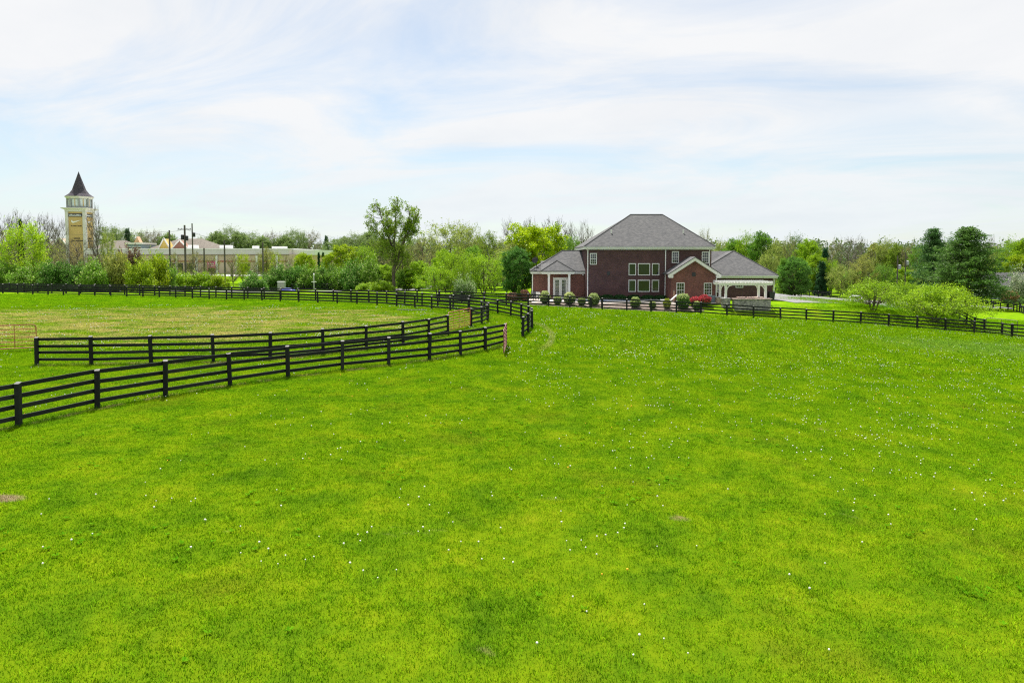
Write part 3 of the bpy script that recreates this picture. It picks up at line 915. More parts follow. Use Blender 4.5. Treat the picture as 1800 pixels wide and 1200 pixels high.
# ------------------------------------------------------------------ the brick house
HB = Vector((17.6, 88.0, -0.15))
house = root("brick_house", "large two-storey dark red brick house with grey hipped roofs behind the long fence", "house", HB)
def hp(name, mb, mats, parent=None, smooth=False):
    o = link(name, mb.mesh(name, mats, smooth), parent=parent or house)
    if parent is None or parent is house:
        o.matrix_parent_inverse = Matrix.Translation(-HB)
    return o
ZB = -1.6
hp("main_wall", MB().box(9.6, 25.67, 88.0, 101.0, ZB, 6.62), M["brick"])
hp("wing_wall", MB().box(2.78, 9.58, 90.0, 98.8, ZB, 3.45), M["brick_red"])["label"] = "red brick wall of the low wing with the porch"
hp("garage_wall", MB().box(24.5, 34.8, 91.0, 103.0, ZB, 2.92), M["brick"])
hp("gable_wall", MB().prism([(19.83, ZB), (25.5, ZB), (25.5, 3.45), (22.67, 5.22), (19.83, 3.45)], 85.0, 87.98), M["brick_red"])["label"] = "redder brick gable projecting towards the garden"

def slab(planes, th=0.12):
    """roof planes as polygons with thickness downwards"""
    mb = MB()
    for P in planes:
        n = len(P)
        vs = list(P) + [(x, y, z - th) for x, y, z in P]
        fs = [tuple(range(n)), tuple(reversed(range(n, 2 * n)))] + [((i + 1) % n, i, n + i, n + (i + 1) % n) for i in range(n)]
        mb.add(vs, fs)
    return mb
def hip(x0, x1, y0, y1, z0, xa, xb, yr, zr, yr2=None):
    yr2 = yr if yr2 is None else yr2
    A, B, C, D = (x0, y0, z0), (x1, y0, z0), (x1, y1, z0), (x0, y1, z0)
    Ra, Rb = (xa, yr, zr), (xb, yr2, zr)
    return A, B, C, D, Ra, Rb
# main roof
A, B, C, D, Ra, Rb = hip(9.22, 26.05, 87.62, 101.38, 6.80, 16.35, 20.75, 94.6, 11.25)
main_roof = hp("main_roof", slab([(A, B, Rb, Ra), (B, C, Rb), (C, D, Ra, Rb), (D, A, Ra)]), M["shingle"])
cap_r = 0.07
def ridge(parent, segs, name="ridge_cap"):
    for a, b_ in segs:
        o = link(name, MB().tube([(a[0], a[1], a[2] + 0.02), (b_[0], b_[1], b_[2] + 0.02)], cap_r, 6).mesh(name, M["shingle"]), parent=parent)
ridge(main_roof, [(Ra, Rb), (A, Ra), (B, Rb)])
for (vx, vy) in ((13.1, 90.4), (22.6, 90.4)):
    fr = (vy - 87.62) / (94.6 - 87.62)
    vz = 6.8 + fr * 4.45
    link("vent_pipe", MB().lathe([(0.09, -0.1), (0.09, 0.38), (0.12, 0.4), (0.12, 0.46), (0, 0.47)], 8, (vx, vy, vz)).mesh("vent_pipe", M["white"]), parent=main_roof)
# eaves: fascia and gutter
def eaves(x0, x1, y0, y1, zt, h=0.30, sides="fblr", th=0.05):
    mb = MB()
    if "f" in sides: mb.box(x0, x1, y0, y0 + th, zt - h, zt)
    if "b" in sides: mb.box(x0, x1, y1 - th, y1, zt - h, zt)
    if "l" in sides: mb.box(x0, x0 + th, y0 + th, y1 - th, zt - h, zt)
    if "r" in sides: mb.box(x1 - th, x1, y0 + th, y1 - th, zt - h, zt)
    return mb
hp("main_fascia", eaves(9.25, 26.02, 87.66, 101.34, 6.68, 0.28).box(9.5, 25.8, 87.72, 87.998, 6.36, 6.44), M["trim"])
hp("main_gutter", MB().box(9.15, 26.12, 87.48, 87.655, 6.58, 6.72), M["trim"])
# left wing roof
A, B, C, D, Ra, Rb = hip(2.45, 9.59, 89.65, 99.1, 3.60, 6.95, 9.59, 94.3, 6.30)
wing_roof = hp("wing_roof", slab([(A, B, Rb, Ra), (C, D, Ra, Rb), (D, A, Ra)]), M["shingle"])
ridge(wing_roof, [(Ra, Rb), (A, Ra)])
hp("wing_fascia", eaves(2.48, 9.57, 89.68, 99.08, 3.48, 0.26, "fbl"), M["trim"])
# porch
pa, pb = (3.75, 88.55, 3.62), (8.15, 88.55, 3.62)
pr0, pr1 = (5.95, 90.6, 4.95), (5.95, 92.2, 4.95)
porch_roof = hp("porch_roof", slab([(pa, pb, pr0), (pb, (8.15, 89.9, 3.62), (8.0, 92.4, 4.9), pr1, pr0), ((3.75, 89.9, 3.62), pa, pr0, pr1, (3.9, 92.4, 4.9))]), M["shingle"])
ridge(porch_roof, [(pa, pr0), (pb, pr0)])
hp("porch_fascia", eaves(3.78, 8.12, 88.58, 89.66, 3.5, 0.24, "flr").box(3.9, 8.0, 88.64, 89.6, 3.2, 3.27), M["trim"])
for cx_ in (4.8, 7.46):
    col = hp("porch_column", MB().box(cx_ - 0.13, cx_ + 0.13, 88.85, 89.11, -0.4, 3.2), M["white"])
    link("capital", MB().box(cx_ - 0.18, cx_ + 0.18, 88.80, 89.16, 3.06, 3.195).mesh("capital", M["white"]), parent=col)
    link("base", MB().box(cx_ - 0.18, cx_ + 0.18, 88.80, 89.16, -0.42, 0.18).mesh("base", M["white"]), parent=col)
# garage roof
A, B, C, D = (24.05, 90.55, 3.02), (35.3, 90.55, 3.02), (35.3, 103.4, 3.02), (24.05, 103.4, 3.02)
Ra, Rb = (31.1, 96.0, 6.28), (31.1, 99.5, 6.28)
garage_roof = hp("garage_roof", slab([(A, B, Ra), (B, C, Rb, Ra), (C, D, Rb), (D, A, Ra, Rb)]), M["shingle"])
ridge(garage_roof, [(A, Ra), (B, Ra)])
hp("link_roof", slab([((25.7, 92.6, 3.1), (29.0, 92.6, 3.1), (31.1, 98.6, 6.28), (25.7, 98.6, 6.28))]), M["shingle"])
hp("garage_fascia", eaves(24.09, 35.26, 90.59, 103.36, 2.90, 0.27), M["trim"])
hp("garage_gutter", MB().box(25.9, 35.35, 90.42, 90.585, 2.82, 2.95), M["trim"])
# gable roof
ax, az, ez = 22.67, 5.46, 3.36
gl, gr = 19.4, 25.94
gable_roof = hp("gable_roof", slab([((gl, 84.55, ez), (ax, 84.55, az), (ax, 88.0 - 0.01, az), (gl, 88.0 - 0.01, ez)), ((ax, 84.55, az), (gr, 84.55, ez), (gr, 88.0 - 0.01, ez), (ax, 88.0 - 0.01, az))], 0.10), M["shingle"])
rk = MB()
for (xa, xb) in ((gl, ax), (gr, ax)):
    sx = 1 if xb > xa else -1
    pts = [(xa, ez - 0.11), (xb, az - 0.11), (xb, az - 0.50), (xa + sx * 0.02, ez - 0.50)]
    if sx < 0:
        pts = pts[::-1]
    rk.prism(pts, 84.58, 84.63)
    pts2 = [(xa + sx * 0.02, ez - 0.40), (xb, az - 0.40), (xb, az - 0.52), (xa + sx * 0.02, ez - 0.52)]
    if sx < 0:
        pts2 = pts2[::-1]
    rk.prism(pts2, 84.632, 84.995)
hp("rake_board", rk, M["trim"])
for xs in ((gl + 0.02, 20.0), (25.35, gr - 0.02)):
    hp("gable_return", MB().box(xs[0], xs[1], 84.62, 84.99, ez - 0.52, ez - 0.18), M["trim"])
hp("gable_vent", MB().box(22.42, 22.86, 84.95, 85.02, 3.02, 3.5), M["dark"])
hp("wall_vent", MB().box(12.25, 12.62, 87.95, 88.03, 3.1, 3.55), M["dark"])
# downspouts
for pts in ([(9.75, 87.9, 6.5), (9.75, 87.9, -0.3)], [(19.75, 87.9, 6.5), (19.75, 87.9, 3.4), (20.05, 87.75, 2.9), (20.0, 87.9, 2.5), (20.0, 87.9, -0.2)][:2] + [(19.72, 87.9, -0.2)],
            [(25.4, 87.9, 6.5), (25.4, 87.9, 3.9)], [(25.85, 84.65, 3.1), (25.42, 84.9, 2.75), (25.42, 84.9, -0.3)], [(34.9, 90.9, 2.7), (34.9, 90.9, -0.5)], [(2.7, 89.9, 3.3), (2.7, 89.9, -0.2)]):
    hp("downspout", MB().tube(pts, 0.065, 6), M["white"])

def window(x0, x1, z0, z1, yw, cols=0, rows=0, double=False, parent=None, fw=0.085, name="window"):
    fr = MB()
    fr.box(x0 - fw, x1 + fw, yw - 0.07, yw + 0.02, z1, z1 + fw * 1.25)
    fr.box(x0 - fw, x1 + fw, yw - 0.10, yw + 0.02, z0 - fw * 1.1, z0)
    fr.box(x0 - fw, x0, yw - 0.07, yw + 0.02, z0, z1)
    fr.box(x1, x1 + fw, yw - 0.07, yw + 0.02, z0, z1)
    zm = (z0 + z1) / 2
    if double:
        fr.box(x0, x1, yw - 0.06, yw + 0.02, zm - 0.03, zm + 0.03)
    w = hp(name, fr, M["trim"])
    spans = [(z0, zm - 0.03), (zm + 0.03, z1)] if double else [(z0, z1)]
    for (a, b_) in spans:
        link("pane", MB().box(x0, x1, yw - 0.025, yw + 0.01, a, b_).mesh("pane", M["glass"]), parent=w)
        if cols:
            mu = MB()
            for k in range(1, cols):
                xx = x0 + (x1 - x0) * k / cols
                mu.box(xx - 0.014, xx + 0.014, yw - 0.04, yw - 0.026, a, b_)
            for k in range(1, rows):
                zz = a + (b_ - a) * k / rows
                mu.box(x0, x1, yw - 0.0395, yw - 0.0265, zz - 0.014, zz + 0.014)
            link("muntins", mu.mesh("muntins", M["trim"]), parent=w)
    return w
pxX = lambda px, Y: (px - 900) / 1200 * (Y * 0.9986 + 0.25)
pyZ = lambda py, Y: CAM_Z + (452 - py) / 1200 * Y
def win_px(a, b_, t_, bt, Y, **kw):
    window(pxX(a, Y) + 0.09, pxX(b_, Y) - 0.09, pyZ(bt, Y) + 0.09, pyZ(t_, Y) - 0.10, Y, **kw)
win_px(1036.5, 1048.7, 445, 465, 88.0, cols=3, rows=2, double=True)
win_px(1180, 1192.5, 441.8, 462.3, 88.0, cols=3, rows=2, double=True)
win_px(1232.5, 1245, 442.4, 463, 88.0, cols=3, rows=2, double=True)
for (t_, bt) in ((462.8, 483.8), (491.8, 512.8)):
    for (a, b_) in ((1104.5, 1117.5), (1120.7, 1142.2), (1145.3, 1158.3)):
        win_px(a, b_, t_, bt, 88.0)
win_px(1188.7, 1203, 496.5, 523, 85.0, cols=3, rows=2, double=True)
win_px(1236.8, 1251.2, 497, 519, 85.0, cols=3, rows=2, double=True)
win_px(1292.5, 1306, 496, 505.6, 91.0, cols=3, rows=2)
win_px(1259.5, 1267, 496.5, 514, 91.0, cols=2, rows=2, double=True)
# french doors
dr = hp("french_door", MB().box(5.42, 7.36, 89.93, 90.02, -0.15, 0.0).box(5.42, 7.36, 89.93, 90.02, 2.52, 2.72).box(5.42, 5.62, 89.93, 90.02, 0, 2.52).box(7.16, 7.36, 89.93, 90.02, 0, 2.52).box(6.27, 6.51, 89.94, 90.02, 0, 2.52).box(5.62, 6.27, 89.95, 90.02, 0, 0.32).box(6.51, 7.16, 89.95, 90.02, 0, 0.32), M["trim"])
for (a, b_) in ((5.72, 6.17), (6.61, 7.06)):
    link("pane", MB().box(a, b_, 89.965, 90.01, 0.32, 2.40).mesh("pane", M["glass"]), parent=dr)
    link("stile", MB().box(a - 0.1, a, 89.955, 90.01, 0.32, 2.52).box(b_, b_ + 0.1, 89.955, 90.01, 0.32, 2.52).box(a, b_, 89.955, 90.01, 2.40, 2.52).mesh("stile", M["trim"]), parent=dr)
    mu = MB()
    for k in (1, 2):
        mu.box(a + (b_ - a) * k / 3 - 0.012, a + (b_ - a) * k / 3 + 0.012, 89.945, 89.964, 0.32, 2.40)
    for k in range(1, 5):
        mu.box(a, b_, 89.946, 89.963, 0.32 + 2.08 * k / 5 - 0.012, 0.32 + 2.08 * k / 5 + 0.012)
    link("muntins", mu.mesh("muntins", M["trim"]), parent=dr)
hp("wall_lamp", MB().lathe([(0.0, 0), (0.09, 0.04), (0.09, 0.16), (0.0, 0.22)], 8, (9.35, 89.85, 3.0)), M["white"])
# satellite dish on the wing roof
dz0 = 3.95
dish = root("satellite_dish", "dark satellite dish on the eave corner of the low wing roof", "satellite dish", (3.25, 90.55, dz0 + 0.05))
link("mast", MB().tube([(0, 0, 0.0), (0.0, 0, 0.45), (-0.12, -0.1, 0.75)], 0.04, 6).mesh("mast", M["dark"]), dish)
link("foot", MB().box(-0.35, 0.35, -0.25, 0.05, -0.12, 0.06).mesh("foot", M["dark"]), dish)
dm = MB().lathe([(0.0, 0.0), (0.18, 0.02), (0.34, 0.09), (0.42, 0.16), (0.43, 0.17), (0.34, 0.11), (0.18, 0.04), (0, 0.02)], 14)
link("reflector", dm.mesh("reflector", M["slate"], True), dish, (-0.15, -0.15, 0.95), (R(68), R(0), R(-25)))
link("feed_arm", MB().tube([(-0.1, -0.1, 0.72), (-0.25, -0.5, 0.78)], 0.025, 5).mesh("feed_arm", M["dark"]), dish)

# ------------------------------------------------------------------ garden furniture round the house
def T(x, y, dz=0.0):
    return (x, y, tz(x, y) + dz)
# pool
px0, px1, py0, py1 = 6.3, 18.2, 83.0, 86.2
pz = tz(12, 84.5) + 0.12
pool = root("swimming_pool", "blue swimming pool with pale coping on the patio behind the globe shrubs", "pool", (12.2, 84.6, pz))
link("coping", MB().box(-6.3, 6.3, -2.0, -1.6, -0.25, 0.06).box(-6.3, 6.3, 1.6, 2.0, -0.25, 0.06).box(-6.3, -5.9, -1.6, 1.6, -0.25, 0.06).box(5.9, 6.3, -1.6, 1.6, -0.25, 0.06).mesh("coping", M["concrete"]), pool)
link("pool_water", MB().box(-5.9, 5.9, -1.6, 1.6, -0.2, -0.0).mesh("pool_water", M["water"]), pool)
# air conditioner box
ac = root("air_conditioner", "white boxy air conditioner against the low wing's outer corner", "air conditioner", T(3.1, 88.6, 0.05))
link("casing", MB().box(-0.55, 0.55, -0.4, 0.4, 0.0, 0.86).mesh("casing", M["white"]), ac)
link("grille", MB().lathe([(0.34, 0.0), (0.34, 0.05), (0.0, 0.06)], 14, (0, 0, 0.86)).mesh("grille", M["steel"]), ac)
for k in range(6):
    link("louvre", MB().box(-0.48, 0.48, -0.425, -0.402, 0.12 + 0.11 * k, 0.17 + 0.11 * k).mesh("louvre", M["trim"]), ac)
# adirondack chair
ch = root("garden_chair", "dark slatted garden chair on the patio beside the white air conditioner", "chair", T(2.85, 85.9, 0.08), 0.4)
for k in range(5):
    x_ = -0.26 + 0.13 * k
    link("back_slat", MB().bar((x_, 0.18, 0.3), (x_ * 1.15, 0.48, 1.15 - 0.05 * abs(k - 2)), 0.11, 0.025).mesh("back_slat", M["dark"]), ch)
link("seat", MB().bar((0, -0.35, 0.38), (0, 0.25, 0.28), 0.62, 0.03).mesh("seat", M["dark"]), ch)
for sx in (-0.36, 0.36):
    link("leg", MB().box(sx - 0.04, sx + 0.04, -0.38, -0.30, -0.02, 0.56).mesh("leg", M["dark"]), ch)
    link("leg", MB().bar((sx, -0.3, 0.33), (sx, 0.55, -0.0), 0.05, 0.1).mesh("leg", M["dark"]), ch)
    link("armrest", MB().box(sx - 0.08, sx + 0.08, -0.45, 0.35, 0.56, 0.60).mesh("armrest", M["dark"]), ch)
# sun lounger
lo = root("sun_lounger", "white sun lounger with raised back at the end of the pool", "lounger", T(19.1, 83.0, 0.08), 0.0)
link("frame", MB().bar((-1.0, -0.3, 0.3), (0.35, -0.3, 0.3), 0.05, 0.06).bar((-1.0, 0.3, 0.3), (0.35, 0.3, 0.3), 0.05, 0.06).mesh("frame", M["white"]), lo)
for k in range(8):
    link("seat_slat", MB().box(-1.0 + 0.165 * k, -0.9 + 0.165 * k, -0.32, 0.32, 0.33, 0.36).mesh("seat_slat", M["white"]), lo)
link("backrest", MB().bar((0.33, 0, 0.35), (0.95, 0, 0.95), 0.62, 0.04).mesh("backrest", M["white"]), lo)
for (sx, sy) in ((-0.85, -0.28), (-0.85, 0.28), (0.3, -0.28), (0.3, 0.28)):
    link("leg", MB().box(sx - 0.03, sx + 0.03, sy - 0.03, sy + 0.03, -0.02, 0.3).mesh("leg", M["white"]), lo)
# blue-grey cabinet below the gable window
cb = root("garden_cabinet", "blue-grey garden cabinet under the right gable window beside the coral azalea", "cabinet", T(24.65, 84.3, 0.03))
link("body", MB().box(-0.42, 0.42, -0.28, 0.28, 0, 0.82).mesh("body", plain("blue_grey_plastic", (0.13, 0.18, 0.21), 0.6)), cb)
link("lid", MB().box(-0.46, 0.46, -0.32, 0.32, 0.82, 0.88).mesh("lid", plain("blue_grey_lid", (0.19, 0.24, 0.26), 0.6)), cb)
for sx in (-0.21, 0.21):
    link("door", MB().box(sx - 0.19, sx + 0.19, -0.30, -0.282, 0.05, 0.78).mesh("door", plain("cabinet_door", (0.15, 0.20, 0.23), 0.6)), cb)
# cedar post with a cap
bp = root("bird_feeder_post", "tan wooden post with a small cap standing before the gable wall", "post", T(19.95, 84.0, 0.0))
link("shaft", MB().box(-0.07, 0.07, -0.07, 0.07, -0.1, 1.45).mesh("shaft", plain("tan_wood", (0.42, 0.28, 0.19), 0.8)), bp)
link("cap", MB().add([(-0.11, -0.11, 1.45), (0.11, -0.11, 1.45), (0.11, 0.11, 1.45), (-0.11, 0.11, 1.45), (0, 0, 1.6)], [(0, 1, 4), (1, 2, 4), (2, 3, 4), (3, 0, 4), (3, 2, 1, 0)]).mesh("cap", M["weathered_glint"]), bp)
# wheeled bin at the garage corner
bn_ = root("wheeled_bin", "dark wheeled bin standing at the garage corner by the driveway", "bin", T(34.35, 90.3, 0.06))
link("body", MB().add([(-0.3, -0.3, 0.05), (0.3, -0.3, 0.05), (0.3, 0.3, 0.05), (-0.3, 0.3, 0.05), (-0.37, -0.37, 1.0), (0.37, -0.37, 1.0), (0.37, 0.37, 1.0), (-0.37, 0.37, 1.0)], [(0, 3, 2, 1), (4, 5, 6, 7), (0, 1, 5, 4), (1, 2, 6, 5), (2, 3, 7, 6), (3, 0, 4, 7)]).mesh("body", M["dark"]), bn_)
link("lid", MB().prism([(-0.4, 1.0), (0.4, 1.0), (0.36, 1.1), (-0.36, 1.12)], -0.4, 0.4).mesh("lid", M["dark"]), bn_)
for sx in (-0.28, 0.28):
    link("wheel", MB().lathe([(0.0, -0.03), (0.11, -0.03), (0.11, 0.03), (0, 0.03)], 10).mesh("wheel", M["tyre"]), bn_, (sx, 0.3, 0.1), (0, R(90), 0))

# ---- pergola and outdoor bar
gz = tz(28, 81.5)
pg = root("pergola", "white pergola with slatted top and curved braces over the stone bar", "pergola", (27.9, 82.6, gz))
def pgp(name, mb, mat, parent=None):
    o = link(name, mb.mesh(name, mat), parent=parent or pg)
    if parent is None:
        o.matrix_parent_inverse = Matrix.Translation(-Vector(pg.location))
    return o
PX, PY = (25.55, 30.3), (81.5, 83.8)
zt = 2.22
for x_ in PX:
    for y_ in PY:
        pgp("post", MB().box(x_ - 0.125, x_ + 0.125, y_ - 0.125, y_ + 0.125, 0.5, zt), M["white"])
for y_ in PY:
    for dy in (-0.165, 0.165):
        pgp("beam", MB().prism([(24.7, zt + 0.05), (24.85, zt - 0.18), (31.0, zt - 0.18), (31.15, zt + 0.05), (31.15, zt + 0.1), (24.7, zt + 0.1)], y_ + dy - 0.025, y_ + dy + 0.025), M["white"])
    for x_, s in ((PX[0], 1), (PX[1], -1)):
        arc = [(x_ + s * (0.12 + 0.62 * (1 - math.cos(a))), y_, zt - 0.82 + 0.66 * math.sin(a)) for a in [k * math.pi / 2 / 7 for k in range(8)]]
        mb = MB()
        for a, b_ in zip(arc[:-1], arc[1:]):
            mb.bar(a, b_, 0.08, 0.10)
        pgp("brace", mb, M["white"])
for x_ in PX:
    arc = [(x_, PY[0] + (0.12 + 0.6 * (1 - math.cos(a))), zt - 0.85 + 0.68 * math.sin(a)) for a in [k * math.pi / 2 / 7 for k in range(8)]]
    mb = MB()
    for a, b_ in zip(arc[:-1], arc[1:]):
        mb.bar(a, b_, 0.08, 0.10)
    pgp("brace", mb, M["white"])
for k in range(19):
    x_ = 24.95 + (30.9 - 24.95) * k / 18
    pgp("rafter", MB().box(x_ - 0.032, x_ + 0.032, 80.85, 84.6, zt + 0.102, zt + 0.29), M["white"])
for k in range(3):
    y_ = 81.2 + 3.0 * k / 2
    pgp("top_slat", MB().box(24.8, 31.05, y_ - 0.03, y_ + 0.03, zt + 0.292, zt + 0.345), M["white"])
def pier(x_, y_, mat, label, w=0.42, top=0.44, cap=M["concrete"]):
    z0 = tz(x_, y_) - 0.4
    p = root("stone_pier", label, "pier", (x_, y_, tz(x_, y_)))
    o = link("shaft", MB().box(-w, w, -w, w, z0 - p.location.z, top - p.location.z).mesh("shaft", mat), p)
    link("cap", MB().box(-w - 0.07, w + 0.07, -w - 0.07, w + 0.07, top - p.location.z, top + 0.08 - p.location.z).mesh("cap", cap), p)
pink = plain("pink_limestone", (0.50, 0.38, 0.34), 0.8)
pier(25.55, 81.5, M["stone_grey"], "grey stone pier under the pergola's front post nearest the gable")
pier(25.5, 83.8, M["stone_tan"], "tan stone pier under the pergola's rear post nearest the gable", top=0.46)
pier(30.3, 83.8, M["stone_tan"], "pink-capped stone pier under the pergola's rear post nearest the driveway", top=0.46, cap=pink)
bar_ = root("stone_bar", "long grey stone garden bar with a pale top under the pergola", "bar", (28.4, 81.1, tz(28.4, 81.1)))
bz = bar_.location.z
link("wall", MB().box(-2.05, 2.25, -0.42, 0.42, -0.5, 0.42 - bz).mesh("wall", M["stone_grey"]), bar_)
link("return_wall", MB().box(1.45, 2.25, 0.42, 2.0, -0.5, 0.42 - bz).mesh("return_wall", M["stone_grey"]), bar_)
link("counter", MB().box(-2.2, 2.4, -0.55, 0.55, 0.42 - bz, 0.50 - bz).mesh("counter", pink), bar_)
for k, xx in enumerate((26.8, 28.0)):
    g_ = root("planter_box", ("pinkish tray on the bar counter nearest the grey pier" if k == 0 else "pinkish tray at the middle of the bar counter"), "tray", (xx + 0.5, 81.25, 0.50))
    link("tray", MB().add([(-0.4, -0.15, 0), (0.4, -0.15, 0), (0.4, 0.15, 0), (-0.4, 0.15, 0), (-0.48, -0.2, 0.16), (0.48, -0.2, 0.16), (0.48, 0.2, 0.16), (-0.48, 0.2, 0.16)], [(0, 3, 2, 1), (4, 5, 6, 7), (0, 1, 5, 4), (1, 2, 6, 5), (2, 3, 7, 6), (3, 0, 4, 7)]).mesh("tray", pink), g_)
    link("rim", MB().box(-0.5, 0.5, -0.22, 0.22, 0.16, 0.185).mesh("rim", pink), g_)

# ------------------------------------------------------------------ cars
def car(label, loc, rz, paint):
    rt = root("parked_car", label, "car", loc, rz)
    side = [(-2.15, 0.35), (-2.2, 0.72), (-2.05, 0.92), (-1.65, 0.98), (-1.15, 1.42), (0.35, 1.46), (1.05, 1.0), (1.95, 0.86), (2.2, 0.68), (2.2, 0.35)]
    mb = MB().prism(side, -0.86, 0.86)
    body = link("body", mb.mesh("body", paint), rt)
    bv = body.modifiers.new("bevel", "BEVEL"); bv.width = 0.09; bv.segments = 2
    for s in (-1, 1):
        link("side_window", MB().prism([(-1.42, 1.0), (-1.02, 1.34), (0.28, 1.37), (0.85, 1.02)], s * 0.868 - 0.004, s * 0.868 + 0.004).mesh("side_window", M["carglass"]), rt)
    link("windscreen", MB().bar((1.0, 0, 1.07), (0.42, 0, 1.44), 1.45, 0.02).mesh("windscreen", M["carglass"]), rt)
    link("rear_window", MB().bar((-1.6, 0, 1.05), (-1.2, 0, 1.41), 1.4, 0.02).mesh("rear_window", M["carglass"]), rt)
    for sx in (-1.35, 1.35):
        for sy in (-0.80, 0.80):
            w = link("wheel", MB().lathe([(0.0, -0.1), (0.30, -0.1), (0.33, -0.06), (0.33, 0.06), (0.30, 0.1), (0, 0.1)], 16).mesh("wheel", M["tyre"]), rt, (sx, sy, 0.33), (R(90), 0, 0))
            link("rim", MB().lathe([(0.0, -0.108), (0.2, -0.108), (0.2, 0.108), (0, 0.108)], 12).mesh("rim", M["steel"]), w)
    for sy in (-0.6, 0.6):
        link("headlight", MB().box(2.14, 2.215, sy - 0.16, sy + 0.16, 0.62, 0.76).mesh("headlight", M["white"]), rt)
    return rt
paint_w = plain("white_car_paint", (0.70, 0.71, 0.72), 0.25, 0.03)
paint_b = plain("blue_car_paint", (0.05, 0.07, 0.30), 0.25, 0.05)
car("white car parked on the driveway behind the smaller fruit tree", T(51.3, 101.5, 0.06), R(60), paint_w)
tarp = MB(); rr_ = random.Random(2); tv = []
for j in range(7):
    for i in range(11):
        u, v_ = i / 10, j / 6
        hgt = 0.55 * (math.sin(math.pi * u) * math.sin(math.pi * v_)) ** 0.35 + rr_.uniform(-0.05, 0.05)
        tv.append(((u - 0.5) * 2.6, (v_ - 0.5) * 1.6, max(0.0, hgt) if 0 < i < 10 and 0 < j < 6 else -0.05))
tarp.add(tv, [(j * 11 + i, j * 11 + i + 1, (j + 1) * 11 + i + 1, (j + 1) * 11 + i) for j in range(6) for i in range(10)])
to = link("tarpaulin", tarp.mesh("tarpaulin", paint_b, True), None, T(spot(505, 111), 111, 0.06))
tag(to, "low pile under a blue tarpaulin at the roadside below the pale cabinet", "tarpaulin")

# roadside cabinet, sign, white cross pole
uc = root("utility_cabinet", "pale grey utility cabinet at the roadside above the blue tarpaulin", "cabinet", T(spot(495, 121), 121, 0))
link("body", MB().box(-0.6, 0.6, -0.4, 0.4, -0.1, 1.55).mesh("body", M["steel"]), uc)
link("lid", MB().box(-0.66, 0.66, -0.46, 0.46, 1.55, 1.66).mesh("lid", M["white"]), uc)
for sx in (-0.29, 0.29):
    link("door", MB().box(sx - 0.27, sx + 0.27, -0.42, -0.403, 0.1, 1.45).mesh("door", M["concrete"]), uc)
sg = root("street_sign", "small blue street sign on a thin post before the dark bush", "sign", T(spot(450, 122), 122, 0))
link("post", MB().tube([(0, 0, -0.1), (0, 0, 1.9)], 0.04, 6).mesh("post", M["steel"]), sg)
link("plate", MB().box(-0.28, 0.28, -0.05, -0.03, 1.5, 1.95).mesh("plate", plain("blue_plate", (0.10, 0.28, 0.42), 0.5)), sg)
wp = root("white_pole", "white pole with a crossbar in front of the blossoming hedge", "pole", T(spot(552, 122), 122, 0))
link("shaft", MB().tube([(0, 0, -0.1), (0, 0, 2.9)], 0.06, 8).mesh("shaft", M["white"]), wp)
link("crossbar", MB().tube([(-0.45, 0, 1.55), (0.45, 0, 1.55)], 0.05, 6).mesh("crossbar", M["white"]), wp)
link("finial", MB().lathe([(0.06, 2.7), (0.14, 2.8), (0.14, 3.0), (0, 3.1)], 8).mesh("finial", M["white"]), wp)

# ------------------------------------------------------------------ utility poles
def pole(px, Y, py, label, arm=False, can=0, r=0.14):
    x = spot(px, Y); h = top_z(py, Y) - tz(x, Y)
    rt = root("utility_pole", label, "pole", (x, Y, tz(x, Y)))
    link("shaft", MB().tube([(0, 0, -0.3), (0, 0, h * 0.5), (0, 0, h)], [r * 1.35, r * 1.15, r], 8).mesh("shaft", M["pole"]), rt)
    if arm:
        link("crossarm", MB().box(-1.3, 1.3, -0.18, -0.06, h - 0.9, h - 0.75).mesh("crossarm", M["pole"]), rt)
        for sx in (-1.15, -0.5, 0.5, 1.15):
            link("insulator", MB().lathe([(0.04, 0), (0.08, 0.05), (0.05, 0.12), (0.07, 0.18), (0, 0.24)], 8, (sx, -0.12, h - 0.75)).mesh("insulator", M["steel"]), rt)
    for k in range(can):
        sx = 0.42 * (1 if k == 0 else -1)
        link("transformer", MB().lathe([(0, 0), (0.27, 0), (0.29, 0.1), (0.29, 0.85), (0.2, 0.95), (0, 1.0)], 12, (sx, -0.1, h - 3.0 + 0.2 * k)).mesh("transformer", M["steel"] if px > 900 else M["dark"]), rt)
    return rt
pole(300, 133, 405, "bare wooden pole nearest the tower, before the yellow gable")
pole(327, 133, 396, "tall pole with crossarm and transformers on both sides", True, 2, 0.17)
pole(340, 152, 393, "tallest thin pole with one dark transformer", False, 1, 0.13)
pole(360, 140, 436, "short wooden pole between the tall pole and the pink door")
pole(396, 136, 422, "wooden pole just past the pink store door")
pole(463, 134, 426, "wooden pole rising behind the dark roadside bush")
pole(1577, 150, 449, "grey pole with a transformer at the edge of the wood, nearest the house", False, 1, 0.13)
pole(1591, 160, 443, "grey pole with a transformer close beside the pines", False, 1, 0.13)

